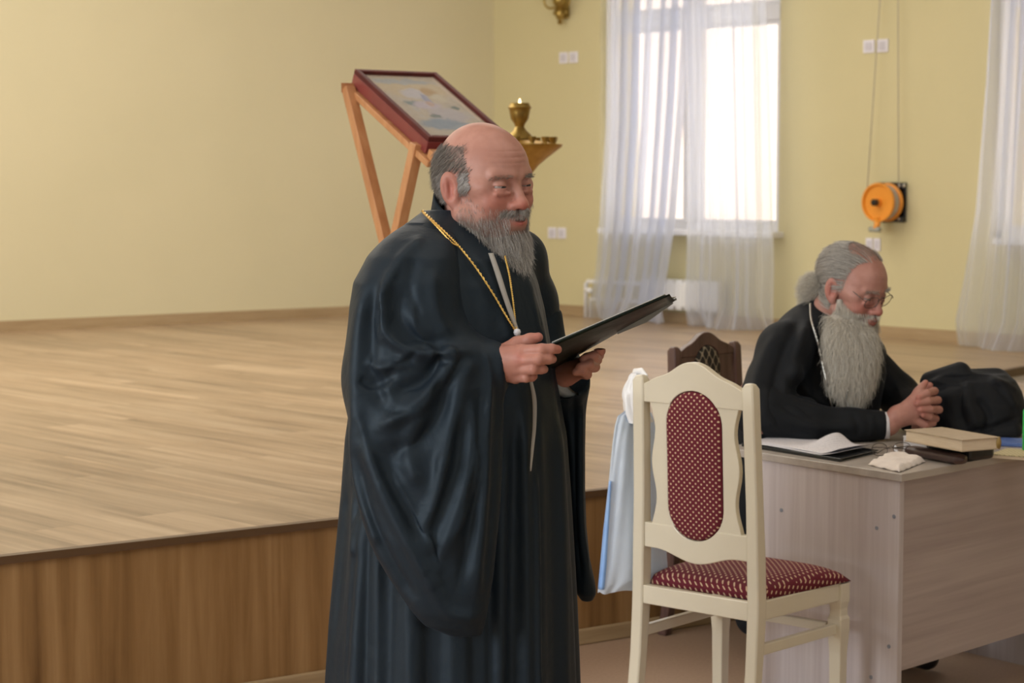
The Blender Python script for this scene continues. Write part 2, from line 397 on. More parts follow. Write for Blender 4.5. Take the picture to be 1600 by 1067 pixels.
# glass
gl = newmat('window_glass', (1,1,1), .05); nt = gl.node_tree
tr = nd(gl, 'ShaderNodeBsdfTransparent'); gz = nd(gl, 'ShaderNodeBsdfGlossy', Roughness=.03); mxs = nd(gl, 'ShaderNodeMixShader'); mxs.inputs[0].default_value = .06
lk(gl, tr, 'BSDF', mxs, 1); lk(gl, gz, 'BSDF', mxs, 2); nt.links.new(mxs.outputs[0], nt.nodes['Material Output'].inputs['Surface'])
for wi, (a, b) in enumerate(openings):
    fr = MB(); D0, D1 = -.13, -.06; fw = .05
    slab(fr, WS, a, a+fw, zs, ztop, D0, D1); slab(fr, WS, b-fw, b, zs, ztop, D0, D1)
    slab(fr, WS, a, b, zs, zs+fw, D0, D1); slab(fr, WS, a, b, ztop-fw, ztop, D0, D1)
    root = struct(fr.build('window_%d' % (wi+1), M['white_pvc'], bevel=.006))
    ux = a+(b-a)*.50; s = MB(); slab(s, WS, ux-.045, ux+.045, zs+fw, ztop-fw, D0-.003, D1+.012); s.build('mullion', M['white_pvc'], root, bevel=.005)
    ztr = side_uz(1205, 16)[1]; s = MB()
    slab(s, WS, a+fw, ux-.055, ztr-.06, ztr+.05, D0-.002, D1+.01); slab(s, WS, ux+.055, b-fw, ztr-.06, ztr+.05, D0-.002, D1+.01); s.build('transom', M['white_pvc'], root, bevel=.005)
    for (x0, x1) in ((a+fw, ux-.055), (ux+.055, b-fw)):
        for z0, z1 in ((zs+fw, ztr-.06), (ztr+.05, ztop-fw)):
            s = MB(); slab(s, WS, x0, x1, z0, z1, -.102, -.096); s.build('pane', gl, root)
            if x0 > ux or True:
                s = MB(); sw = .03
                slab(s, WS, x0, x0+sw, z0, z1, -.12, -.065); slab(s, WS, x1-sw, x1, z0, z1, -.12, -.065)
                slab(s, WS, x0+sw, x1-sw, z0, z0+sw, -.12, -.065); slab(s, WS, x0+sw, x1-sw, z1-sw, z1, -.12, -.065); s.build('sash', M['white_pvc'], root, bevel=.004)
    s = MB(); slab(s, WS, a+.10, b+.05, zs-.035, zs+.005, -.10, .13); s.build('window_sill', M['white_pvc'], root, bevel=.008)
# pale house across the street, seen hazily through the curtains
far_m = noisy('facade_cream', (.50,.41,.345), (.55,.455,.385), .5, .9)
M['facade_window'] = newmat('facade_window', (.30,.27,.27), .4)
bld = thing('building', WS(5.0, 0, -19), 'pale building across the street, seen through the tall windows behind the curtains', 'building')
mb = MB(); slab(mb, WS, -30, 40, 0, 7.6, -25, -19); mb.build('facade', far_m, bld, world=True)
mb = MB(); slab(mb, WS, -30.4, 40.4, 7.6, 7.9, -25.4, -18.6); mb.build('cornice', M['facade_window'], bld, world=True)
for k in range(12):
    u_ = -12+k*3.4; mb = MB(); slab(mb, WS, u_, u_+1.3, 1.9, 3.9, -19.02, -18.97); mb.build('window', M['facade_window'], bld, world=True, bevel=.01)
# baseboards
m = MB(); slab(m, WB, 0, 12.4, STZ, STZ+.075, 0, .018); struct(m.build('baseboard_back', M['base']))
m = MB(); slab(m, WS, 0, UEND, STZ, STZ+.075, 0, .018); struct(m.build('baseboard_right', M['base']))
# ------------------------------------------------------------------ stage
ang = math.atan2(sd.y, sd.x)
M['stage'] = wood('stage_laminate', [(.19,.125,.075),(.39,.275,.175),(.52,.395,.27)], (22, 1.1, 22), .34, (0,0,-(ang-math.pi/2)), 1.2, plank=.19, planklen=1.35, bump=.02, spec=.5)
M['fascia'] = wood('fascia_oak', [(.15,.072,.022),(.30,.165,.062),(.43,.262,.118)], (14, 14, 1.0), .42, (0,0,0), 3.0, bump=.03)
M['edge_trim'] = newmat('stage_edge_trim', (.115,.062,.028), .4)
A = Vector((*front_l[0], 0)); fdir = Vector((*fd, 0)); inn = Vector((-fd.y, fd.x, 0))
fa = A - fdir*7.0
notch = G(1500, 592, STZ); tn = (notch-A).dot(fdir); fb = A + fdir*tn   # right end of the straight front
q2 = G(1575, 577, STZ); q3 = G(1600, 572.5, STZ); nd_ = (q3-q2); nd_.z = 0; nd_.normalize()
nb0 = q2 - nd_*.45; nb0.z = 0
nb1 = Vector((*isect(line2(q2, q2+nd_), side_l), 0))
bl = C3 - bd3*12.4; br_ = C3.copy(); sr = C3 + sd3*UEND
poly = [fa, fb, nb0, nb1, br_, bl]
def stage_slab(z0, z1, off):
    mb = MB(); mb.prism([(p.x, p.y) for p in poly], lambda u, w, s: Vector((u, w, z1 if s else z0))); return mb
struct(stage_slab(STZ-.02, STZ, 0).build('floor_stage', M['stage']))
def strip(mb, p0, p1, z0, z1, t0, t1):
    d = (p1-p0).normalized(); n = Vector((d.y, -d.x, 0))
    return mb.hexa([p0+n*t0+up*z0, p1+n*t0+up*z0, p1+n*t1+up*z0, p0+n*t1+up*z0], [p0+n*t0+up*z1, p1+n*t0+up*z1, p1+n*t1+up*z1, p0+n*t1+up*z1])
m = MB(); strip(m, fa, fb, STZ-.022, STZ+.001, -.02, .012); strip(m, nb0, nb1, STZ-.045, STZ+.001, -.02, .012); struct(m.build('trim_1', M['edge_trim']))
m = MB(); strip(m, fa, fb, 0, STZ-.02, -.03, 0); strip(m, fb, nb0, 0, STZ-.02, -.03, 0); struct(m.build('wall_stage_front', M['fascia']))
M['riser_white'] = newmat('riser_white', (.75,.74,.78), .5)
m = MB(); strip(m, nb0, nb1, 0, STZ-.02, -.03, 0); struct(m.build('wall_stage_recess', M['riser_white']))
m = MB(); strip(m, fa, fb, 0, .055, 0, .016); struct(m.build('baseboard_stage', M['base'], bevel=.006))
# ------------------------------------------------------------------ curtains
cu = newmat('sheer_voile', (.80,.80,.92), .9); nt = cu.node_tree
df = nd(cu, 'ShaderNodeBsdfDiffuse'); df.inputs['Color'].default_value = (.80,.82,.95,1)
tl = nd(cu, 'ShaderNodeBsdfTranslucent'); tl.inputs['Color'].default_value = (.82,.875,1.0,1)
tp = nd(cu, 'ShaderNodeBsdfTransparent'); tp.inputs['Color'].default_value = (.97,.98,1,1)
m1 = nd(cu, 'ShaderNodeMixShader'); m1.inputs[0].default_value = .72; m2 = nd(cu, 'ShaderNodeMixShader')
lw = nd(cu, 'ShaderNodeLayerWeight', Blend=.35); mr = nd(cu, 'ShaderNodeMapRange'); mr.inputs['To Min'].default_value = .46; mr.inputs['To Max'].default_value = .07
lk(cu, lw, 'Facing', mr, 'Value'); lk(cu, mr, 'Result', m2, 0)
lk(cu, df, 'BSDF', m1, 1); lk(cu, tl, 'BSDF', m1, 2); lk(cu, m1, 'Shader', m2, 1); lk(cu, tp, 'BSDF', m2, 2)
nt.links.new(m2.outputs[0], nt.nodes['Material Output'].inputs['Surface'])
def curtain(name, left, right, label, out=.24, folds=9, seed=0, hang=STZ+.006, flare=1.0, group=None):
    """left/right edges: lists of (px, py) on the photo, from the top down"""
    rng = random.Random(seed)
    L = sorted([side_uz(x, y, out)[::-1] for x, y in left]); R = sorted([side_uz(x, y, out)[::-1] for x, y in right])
    ph = [rng.uniform(0, 6.28) for _ in range(6)]
    z1 = 4.35
    def fn(s, t):
        z = hang + (z1-hang)*t
        uL = np.interp(z, [q[0] for q in L], [q[1] for q in L]); uR = np.interp(z, [q[0] for q in R], [q[1] for q in R])
        a = .034+.016*math.sin(3*t+ph[5])
        w = s + .025*math.sin(2*math.pi*(s*2.3)+ph[0]) + .012*math.sin(6*t+ph[1]+s*4)
        o = a*math.sin(2*math.pi*folds*w+ph[2]) + .4*a*math.sin(2*math.pi*folds*2.3*w+ph[3]+1.5*t) + .35*a*math.sin(2*math.pi*folds*.37*w+ph[4])
        if t < .04: o += flare*(.04-t)/.04*.09*math.sin(9*s+ph[1])
        u = uL+(uR-uL)*s + .3*a*math.cos(2*math.pi*folds*w+ph[2])*min(1, 4*s*(1-s)*3)
        return WS(u, z, out+o)
    mb = MB(); mb.grid(260, 70, fn); o = mb.build(name, cu, None, smooth=True, fix=False)
    return tag(o, label, 'curtain', group)
curtain('curtain', [(948,0),(944,200),(935,330),(928,420),(914,496)], [(1080,0),(1074,150),(1062,330),(1046,430),(1032,500)],
        'left sheer white curtain panel, left half of the window above the radiator', seed=3, folds=7)
curtain('curtain', [(1069,0),(1072,200),(1073,330),(1070,430),(1068,505)], [(1196,0),(1200,120),(1206,330),(1208,420),(1206,512)],
        'sheer white curtain panel covering the right half of the radiator window', seed=11, folds=7, out=.27)
curtain('curtain', [(1549,0),(1540,130),(1521,330),(1504,430),(1482,541)], [(1700,0),(1700,130),(1700,330),(1710,430),(1720,560)],
        'sheer white curtain spreading onto the stage at the far right of the picture', seed=21, folds=7, out=.3)
for (xa, xb, lab) in ((930, 1225, 'curtain rail above the radiator window'), (1530, 1720, 'curtain rail above the window at the far right')):
    pass
# ------------------------------------------------------------------ radiator with its pipe
ua, _ = side_uz(1010, 470, .1); ub, _ = side_uz(1075, 470, .1); za = STZ+.10; zb = side_uz(1045, 436, .1)[1]
n = 9; pitch = .082; u0 = ub-.082*n+.30
rad = thing('radiator', WS(u0, STZ, .08), 'white sectional radiator on the wall behind the sheer curtains', 'radiator')
for k in range(n):
    mb = MB(); u = u0+k*pitch
    slab(mb, WS, u+.008, u+.074, za+.03, zb-.03, .055, .085); slab(mb, WS, u+.001, u+.081, za+.02, zb-.02, .085, .13)
    slab(mb, WS, u+.012, u+.07, zb-.03, zb, .05, .125); slab(mb, WS, u+.012, u+.07, za, za+.03, .05, .125)
    mb.build('section', M['white_enamel'], rad, world=True, bevel=.008)
mb = MB(); 
for k in range(n-1):
    u = u0+(k+1)*pitch; slab(mb, WS, u-.012, u+.012, zb-.075, zb-.045, .06, .12)
mb.build('connector', M['steel'], rad, world=True)
up_, _z = side_uz(914, 470, .1); zt = side_uz(914, 439, .1)[1]
mb = MB(); mb.tube([WS(up_, STZ, .09), WS(up_, zt-.02, .09), WS(up_+.02, zt, .09), WS(u0+.02, zt, .09)], .016, 12); mb.build('pipe', M['white_enamel'], rad, world=True, smooth=True)
mb = MB(); mb.tube([WS(up_+.045, STZ, .09), WS(up_+.045, STZ+.14, .09), WS(u0+.02, STZ+.14, .09)], .013, 12)
mb.tube([WS(up_, STZ+.20, .09), WS(up_+.06, STZ+.20, .09)], .02, 10); mb.build('valve_pipe', M['white_enamel'], rad, world=True, smooth=True)
# ------------------------------------------------------------------ sockets on the window wall
def socket(px, py, pxs, label, cat='socket'):
    uu, zz = side_uz(px, py); du = abs(side_uz(px+pxs, py)[0]-uu)
    hh = du*.5*.95
    hh = min(hh*2, .085)/2
    hh = .042
    root = thing('double_socket', WS(uu, zz, 0), label, cat)
    for s in (-1, 1):
        c = uu + s*du*.28; w = du*.235
        mb = MB(); slab(mb, WS, c-w, c+w, zz-hh, zz+hh, 0, .010); mb.build('cover_plate', M['socket'], root, world=True, bevel=.003)
        mb = MB(); slab(mb, WS, c-w*.62, c+w*.62, zz-hh*.62, zz+hh*.62, .009, .014)
        mb.build('insert', M['socket2'], root, world=True, bevel=.002)
    return root
M['socket2'] = newmat('socket_insert', (.62,.60,.68), .35)
socket(889, 90, 28, 'white double socket high on the yellow wall, below the brass sconce')
socket(871, 364, 27, 'white double socket low on the wall left of the curtains')
socket(1369, 72, 38, 'white double socket behind the thin ropes above the orange reel')
socket(1365, 382, 22, 'small white double socket just below the orange reel')
# ------------------------------------------------------------------ rope reel on the wall
ur, zr = side_uz(1379, 316, .1)
reel = thing('rope_reel', WS(ur, zr, 0), 'orange rope reel with crank on a black bracket, mounted on the yellow wall', 'reel')
ub_, zb_ = side_uz(1395, 316, .02); zt_ = side_uz(1395, 285, .02)[1]; zl_ = side_uz(1395, 347, .02)[1]
s0 = abs(side_uz(1416, 316)[0]-side_uz(1368, 316)[0])
u_l = side_uz(1374, 316, .02)[0]; u_r = side_uz(1414, 316, .02)[0]
mb = MB(); slab(mb, WS, u_l, u_r, zl_, zt_, .0, .015)
slab(mb, WS, u_l, u_r, zt_-.035, zt_, .015, .05); slab(mb, WS, u_l, u_r, zl_, zl_+.035, .015, .05); mb.build('bracket', M['black_plastic'], reel, world=True, bevel=.003)
RM = Matrix((( sd3.x, up.x, sn3.x, 0), (sd3.y, up.y, sn3.y, 0), (0, 1, 0, 0), (0,0,0,1)))
R = abs(zt_-zl_)*.49
def onwall(px, py, out): a, b = side_uz(px, py, out); return WS(a, b, out)
cc = onwall(1387, 316, .06)
mb = MB(); mb.lathe([(.0,.0),(R*.98,.0),(R,.006),(R*.98,.014),(R*.80,.02),(R*.78,.05),(R*.80,.085),(R*.99,.09),(R*1.01,.10),(R*.99,.112),(R*.90,.112),(R*.86,.096),(R*.2,.094),(R*.2,.12),(0,.12)], cc, 48, RM)
auto_smooth(mb.build('drum', M['orange'], reel, world=True))
mb = MB(); mb.lathe([(R*.81,.024),(R*.90,.030),(R*.90,.078),(R*.81,.082)], cc, 40, RM); auto_smooth(mb.build('wound_rope', noisy('rope_grey', (.42,.36,.32), (.55,.48,.42), 60, .8), reel, world=True))
mb = MB(); mb.lathe([(0,.11),(.022,.11),(.022,.15),(.016,.157),(0,.158)], cc, 20, RM); auto_smooth(mb.build('hub_cap', M['black_plastic'], reel, world=True))
mb = MB(); pz = [cc+sn3*.105-up*(R*.85), cc+sn3*.12-up*(R*1.15)+sd3*.01, cc+sn3*.13-up*(R*1.38)+sd3*.005]; mb.tube(pz, [.022,.02,.018], 10); mb.build('crank_arm', M['orange'], reel, world=True, smooth=True)
e = pz[-1]; mb = MB(); mb.tube([e-sd3*.045, e+sd3*.035], .017, 12); mb.build('grip', newmat('grip_grey', (.38,.40,.36), .5), reel, world=True, smooth=True)
mb = MB()
for (px, py) in ((1406,290),(1413,290),(1405,342)): 
    mb = MB(); q = onwall(px, py, .05); mb.lathe([(0,0),(.010,0),(.010,.008),(0,.010)], q, 10, RM); mb.build('bolt', M['steel'], reel, world=True)
M['cord'] = newmat('cord', (.40,.37,.33), .8)
for (a, b, lab) in (((1354,312),(1379,-60),'thin rope running up from the left side of the orange reel'), ((1404,296),(1403,-60),'thin rope running straight up from the right side of the orange reel')):
    mb = MB(); p0 = onwall(*a, .11 if a[0] < 1380 else .075); p1 = onwall(*b, .06)
    p1 = p0 + (p1-p0)*3.4
    t = (4.46-p0.z)/(p1.z-p0.z); p1 = p0+(p1-p0)*t
    mb.tube([p0, p0.lerp(p1,.5), p1], .0030, 8); tag(mb.build('rope', M['cord'], smooth=True), lab, 'rope')
# ------------------------------------------------------------------ brass sconce (its foot is in the picture)
us, zsn = side_uz(878, 39, .05); sc = WS(us, zsn, .07)
sr_ = thing('wall_sconce', WS(us, zsn, 0), 'ornate brass wall sconce with curled arm at the top of the yellow wall', 'wall lamp')
mb = MB(); mb.lathe([(0,0),(.012,.004),(.022,.018),(.012,.030),(.014,.036),(.030,.05),(.040,.085),(.034,.10),(.046,.115),(.030,.125),(.055,.16),(.060,.19),(.035,.225),(.02,.25),(.03,.27),(.016,.30),(0,.31)], sc, 28)
auto_smooth(mb.build('stem', M['brass'], sr_, world=True), 50)
mb = MB(); slab(mb, WS, us-.035, us+.035, zsn+.05, zsn+.30, 0, .03); mb.build('back_plate', M['brass'], sr_, world=True, bevel=.008)
for sgn in (-1, 1):
    mb = MB(); K = [(0,.12),(.05,.128),(.09,.125),(.125,.15),(.135,.19),(.12,.22),(.15,.245),(.18,.25)]
    pts = catmull([tuple(WS(us+sgn*k[0], zsn+k[1], .07+.25*k[0])) for k in K], 30); mb.tube(pts, .0085, 8)
    mb.tube(catmull([tuple(WS(us+sgn*a, zsn+b, .07)) for a, b in ((.02,.085),(.05,.075),(.065,.09),(.055,.105))], 12), .007, 8)
    mb.build('arm', M['brass'], sr_, world=True, smooth=True)
    tip = WS(us+sgn*.18, zsn+.25, .115); mb = MB(); mb.lathe([(0,0),(.035,.005),(.042,.02),(.02,.025),(.014,.03),(.014,.12),(0,.12)], tip, 20); auto_smooth(mb.build('candle_cup', M['brass'], sr_, world=True))
# ------------------------------------------------------------------ candle stand on the stage
cd = 8.4; base = P(812, 300, cd); base.z = STZ
ROW = lambda py: P(812, py, cd).z - STZ
px2m = cd/F_PX
cs = thing('candle_stand', base, 'brass candle stand with a lit lamp on top, on the stage behind the standing man', 'candle stand')
zp = ROW(231)
def prof(rows): return [(r*px2m, ROW(y)) for r, y in rows]
mb = MB(); mb.lathe([(0,0),(.20,0),(.21,.02),(.17,.05),(.08,.08),(.04,.12),(.035,.2)] + prof([(9,470),(9,430),(14,415),(16,400),(10,392),(8,385),(15,375),(8,365),(7,330),(12,312),(15,300),(10,290),(8,284),(12,276)]), (0,0,0), 32)
auto_smooth(mb.build('column', M['brass'], cs), 50)
mb = MB(); mb.lathe(prof([(8,280),(16,276),(20,270),(30,258),(44,246),(56,237),(66,229),(67,225)])+[(67*px2m,zp+.012),(60*px2m,zp+.012),(55*px2m,ROW(224)),(20*px2m,ROW(218)),(0,ROW(216))], (0,0,0), 40); auto_smooth(mb.build('dish', M['brass2'] if 'brass2' in M else noisy('brass_dish', (.38,.22,.05), (.50,.31,.08), 30, .35, metal=.8), cs), 50)
mb = MB(); mb.lathe(prof([(0,219),(22,217),(19,211),(11,204),(7,198),(9,193),(14,186),(16,176),(17,170),(19,168),(16,164),(15,161),(13,161),(12,165),(0,166)]), (0,0,0), 30); auto_smooth(mb.build('lamp_cup', M['brass'], cs), 50)
for k in range(14):
    a = 2*math.pi*(k+.3)/14; q = (math.cos(a)*54*px2m, math.sin(a)*54*px2m, zp+.012)
    mb = MB(); mb.lathe([(0,0),(.010,0),(.008,.008),(.014,.020),(.016,.032),(.012,.032),(.009,.02),(0,.02)], q, 14); auto_smooth(mb.build('candle_holder', M['brass'], cs))
mb = MB(); mb.lathe([(0,0),(.003,.002),(.0055,.010),(.003,.022),(.0,.030)], (0,0,ROW(165)), 10)
fl = newmat('flame', (1,.8,.4), .5); bsdf(fl).inputs['Emission Color'].default_value = (1,.72,.38,1); bsdf(fl).inputs['Emission Strength'].default_value = 9
mb.build('flame', fl, cs, smooth=True)
# ------------------------------------------------------------------ lectern with the framed icon
TL, TR, BL = P(553,112,7.40), P(681,117,7.59), P(669,219,6.97)
wv = TR-TL; sv = BL-TL; nv = wv.cross(sv).normalized()
if nv.z < 0: nv = -nv
lec_base = (TL+TR+BL+(TR+sv))/4; lec_base.z = STZ
lec = thing('lectern', lec_base, 'light wooden folding lectern with slanted top, on the stage behind the standing man', 'lectern')
def L3(a, b, c): return TL + wv*a + sv*b + nv*c
def lslab(mb, a0, a1, b0, b1, c0, c1): return mb.hexa([L3(a0,b0,c0), L3(a1,b0,c0), L3(a1,b1,c0), L3(a0,b1,c0)], [L3(a0,b0,c1), L3(a1,b0,c1), L3(a1,b1,c1), L3(a0,b1,c1)])
mb = MB(); lslab(mb, -.05, 1.05, -.02, 1.10, -.075, -.052); mb.build('top_board', M['pine'], lec, world=True, bevel=.003)
mb = MB(); lslab(mb, -.02, 1.02, 1.045, 1.10, -.052, -.02); mb.build('ledge', M['pine'], lec, world=True, bevel=.003)
wl = wv.length; inw = wv/wl
def beam(p, q, w, name):
    d = (q-p).normalized(); a = inw; b = d.cross(a).normalized(); mb = MB()
    mb.hexa([p+a*w/2+b*w/2, p-a*w/2+b*w/2, p-a*w/2-b*w/2, p+a*w/2-b*w/2], [q+a*w/2+b*w/2, q-a*w/2+b*w/2, q-a*w/2-b*w/2, q+a*w/2-b*w/2]); return mb.build(name, M['pine'], lec, world=True, bevel=.003)
joint = P(612, 425, 7.15)
t1 = P(544, 137, 7.38); t2 = P(652, 224, 7.02)
beam(t1, joint+Vector((.03,0,-.1)), .038, 'leg'); beam(t2, joint+Vector((-.03,0,-.1)), .038, 'leg')
beam(t1+Vector((-.01,0,0)), t1+inw*.30, .034, 'cross_bar')
j2 = joint+inw*.20
jb = lec_base + Vector((0,0,.03)); fl_ = joint.copy(); fl_.z = STZ
beam(joint+Vector((0,0,0)), Vector((joint.x+.03, joint.y, STZ+.03)), .05, 'post')
sh = Vector((sv.x, sv.y, 0)).normalized(); c0 = Vector((joint.x+.03, joint.y, STZ+.02))
mb = MB(); 
def foot(p, d, l):
    s = Vector((-d.y, d.x, 0)); h = .025
    return [p+d*l+s*h, p-d*l+s*h, p-d*l-s*h, p+d*l-s*h]
mb.hexa([x-up*.02 for x in foot(c0, sh, .2)], [x+up*.02 for x in foot(c0, sh, .2)]); mb.hexa([x-up*.02 for x in foot(c0, Vector((-sh.y, sh.x, 0)), .2)], [x+up*.018 for x in foot(c0, Vector((-sh.y, sh.x, 0)), .2)])
mb.build('foot', M['pine'], lec, world=True)
# icon: maroon box frame, cream mount, generic pastel picture under glass
icon = thing('framed_icon', TL, 'framed pastel religious picture with maroon frame lying on the slanted lectern', 'picture')
fwid = .055
mb = MB(); lslab(mb, 0, 1, 0, 1, -.051, -.006)
icf = mb.build('back_box', M['maroon'], icon, world=True, bevel=.003)
mb = MB(); lslab(mb, 0, fwid, 0, 1, -.006, .012); lslab(mb, 1-fwid, 1, 0, 1, -.006, .012); lslab(mb, fwid, 1-fwid, 0, fwid*.6, -.006, .012); lslab(mb, fwid, 1-fwid, 1-fwid*.6, 1, -.006, .012)
M['frame_dark'] = noisy('frame_dark', (.085,.022,.020), (.13,.032,.028), 10, .6, spec=.12)
mb.build('frame', M['frame_dark'], icon, world=True, bevel=.003)
mb = MB(); lslab(mb, fwid, 1-fwid, fwid*.6, 1-fwid*.6, -.006, -.002); mb.build('mount', newmat('mount_board', (.40,.31,.23), .8, spec=.15), icon, world=True)
pm = newmat('pastel_picture', (.5,.45,.45), .8, spec=.15)
mp = mapping(pm, (1,1,1), coord='Generated')
def blob_mix(prev, color, x, y, rx, ry, wob=.25):
    s = nd(pm, 'ShaderNodeVectorMath', operation='SUBTRACT'); s.inputs[1].default_value = (x, y, .5)
    ns = nd(pm, 'ShaderNodeTexNoise', Scale=9.0, Detail=4.0); lk(pm, uvn, 'UV', ns, 'Vector')
    ad = nd(pm, 'ShaderNodeVectorMath', operation='MULTIPLY_ADD'); ad.inputs[1].default_value = (wob*.5, wob*.5, 0); lk(pm, ns, 'Color', ad, 0)
    sub = nd(pm, 'ShaderNodeVectorMath', operation='SUBTRACT'); sub.inputs[1].default_value = (x+wob*.25, y+wob*.25, 0); lk(pm, uvn, 'UV', ad, 2); lk(pm, ad, 'Vector', sub, 0)
    sc_ = nd(pm, 'ShaderNodeVectorMath', operation='DIVIDE'); sc_.inputs[1].default_value = (rx, ry, 1); lk(pm, sub, 'Vector', sc_, 0)
    le = nd(pm, 'ShaderNodeVectorMath', operation='LENGTH'); lk(pm, sc_, 'Vector', le, 0)
    mr = nd(pm, 'ShaderNodeMapRange'); mr.inputs['From Min'].default_value = 1.15; mr.inputs['From Max'].default_value = .75; lk(pm, le, 'Value', mr, 'Value')
    mx = nd(pm, 'ShaderNodeMixRGB'); lk(pm, mr, 'Result', mx, 'Fac'); mx.inputs[2].default_value = (*[v*.62 for v in color], 1)
    lk(pm, prev, 'Color', mx, 1); return mx
uvn = nd(pm, 'ShaderNodeUVMap')
nz = nd(pm, 'ShaderNodeTexNoise', Scale=7.0, Detail=5.0); lk(pm, uvn, 'UV', nz, 'Vector')
r0 = ramp(pm, [(.3, (.25,.22,.17)), (.5, (.32,.26,.19)), (.7, (.27,.26,.26))]); lk(pm, nz, 'Fac', r0, 'Fac')
prev = r0
for c, x, y, rx, ry in [((.55,.42,.24),.5,.82,.6,.2), ((.35,.36,.36),.45,.93,.5,.05), ((.52,.48,.52),.45,.72,.22,.09), ((.45,.27,.08),.72,.74,.13,.09), ((.56,.48,.34),.76,.66,.12,.07),
        ((.14,.20,.20),.25,.55,.12,.05), ((.50,.42,.50),.45,.52,.22,.07), ((.28,.29,.42),.55,.62,.06,.10), ((.50,.33,.26),.52,.55,.07,.04), ((.08,.12,.10),.86,.50,.06,.04), ((.45,.40,.42),.62,.36,.3,.12),
        ((.20,.26,.34),.4,.20,.4,.10), ((.12,.15,.14),.38,.34,.1,.03), ((.30,.34,.38),.7,.14,.25,.06)]:
    prev = blob_mix(prev, c, x, y, rx, ry)
lk(pm, prev, 'Color', bsdf(pm), 'Base Color')
me = bpy.data.meshes.new('print'); i0, i1 = .115, .885; j0, j1 = .065, .935
vs = [L3(i0,j1,-.0017), L3(i1,j1,-.0017), L3(i1,j0,-.0017), L3(i0,j0,-.0017)]
me.from_pydata([tuple(q) for q in vs], [], [(0,1,2,3)]); uvl = me.uv_layers.new(name='UVMap')
for k, c in enumerate([(0,0),(1,0),(1,1),(0,1)]): uvl.data[k].uv = c
link('print', me, pm, icon, world=True, smooth=False)
mb = MB(); lslab(mb, fwid, 1-fwid, fwid*.6, 1-fwid*.6, .002, .004)
ig = newmat('picture_glass', (1,1,1), .05); tr = nd(ig, 'ShaderNodeBsdfTransparent'); gz = nd(ig, 'ShaderNodeBsdfGlossy', Roughness=.08); mxs = nd(ig, 'ShaderNodeMixShader'); mxs.inputs[0].default_value = .02
lk(ig, tr, 'BSDF', mxs, 1); lk(ig, gz, 'BSDF', mxs, 2); ig.node_tree.links.new(mxs.outputs[0], ig.node_tree.nodes['Material Output'].inputs['Surface'])
mb.build('glass', ig, icon, world=True)
# ------------------------------------------------------------------ chairs
def fabric(name, base, dot, a, b, thr, mode):
    m = newmat(name, base, .85, sheen=.0)
    tc = nd(m, 'ShaderNodeTexCoord'); sp = nd(m, 'ShaderNodeSeparateXYZ'); lk(m, tc, 'Object', sp, 'Vector')
    def cosn(out, per, ph=0.0):
        k = nd(m, 'ShaderNodeMath', operation='MULTIPLY_ADD'); k.inputs[1].default_value = 2*math.pi/per; k.inputs[2].default_value = ph; lk(m, sp, out, k, 0)
        c = nd(m, 'ShaderNodeMath', operation='COSINE'); lk(m, k, 'Value', c, 0); return c
    def mul(p, q):
        k = nd(m, 'ShaderNodeMath', operation='MULTIPLY'); lk(m, p, 'Value', k, 0); lk(m, q, 'Value', k, 1); return k
    if mode == 'seat':      # let the weave run on over the cushion's sides
        ad = nd(m, 'ShaderNodeVectorMath', operation='MULTIPLY_ADD'); cb = nd(m, 'ShaderNodeCombineXYZ'); lk(m, sp, 'Z', cb, 'X'); lk(m, sp, 'Z', cb, 'Y')
        lk(m, cb, 'Vector', ad, 0); ad.inputs[1].default_value = (1, -1, 0); lk(m, tc, 'Object', ad, 2); sp = nd(m, 'ShaderNodeSeparateXYZ'); lk(m, ad, 'Vector', sp, 'Vector')
    cx = cosn('X', a); cv = cosn('Z' if mode != 'seat' else 'Y', b)
    if mode == 'lattice':      # crossing pale lines
        s1 = nd(m, 'ShaderNodeMath', operation='ADD'); lk(m, cx, 'Value', s1, 0); lk(m, cv, 'Value', s1, 1)
        ab = nd(m, 'ShaderNodeMath', operation='ABSOLUTE'); lk(m, s1, 'Value', ab, 0)
        mr = nd(m, 'ShaderNodeMapRange'); mr.inputs['From Min'].default_value = thr; mr.inputs['From Max'].default_value = thr*.4; lk(m, ab, 'Value', mr, 'Value')
    else:
        pr = mul(cx, cv); mr = nd(m, 'ShaderNodeMapRange'); mr.inputs['From Min'].default_value = thr-.08; mr.inputs['From Max'].default_value = thr+.08; lk(m, pr, 'Value', mr, 'Value')
    mx = nd(m, 'ShaderNodeMixRGB'); lk(m, mr, 'Result', mx, 'Fac'); mx.inputs[1].default_value = (*base, 1); mx.inputs[2].default_value = (*dot, 1)
    lk(m, mx, 'Color', bsdf(m), 'Base Color')
    nz = nd(m, 'ShaderNodeTexNoise', Scale=700.0); lk(m, tc, 'Object', nz, 'Vector'); b_ = nd(m, 'ShaderNodeBump', Strength=.15, Distance=.002); lk(m, nz, 'Fac', b_, 'Height'); lk(m, b_, 'Normal', bsdf(m), 'Normal')
    return m
RED, GOLD = (.125,.006,.018), (.60,.42,.28)
M['red_back'] = fabric('red_dotted_back', RED, GOLD, .0190, .0175, .58, 'back')
M['red_seat'] = fabric('red_dotted_seat', RED, GOLD, .0190, .0200, .58, 'seat')
M['lattice'] = fabric('dark_lattice_fabric', (.025,.022,.018), (.36,.31,.22), .036, .052, .42, 'lattice')
M['lattice_seat'] = fabric('dark_lattice_seat', (.025,.022,.018), (.36,.31,.22), .036, .052, .42, 'seat')

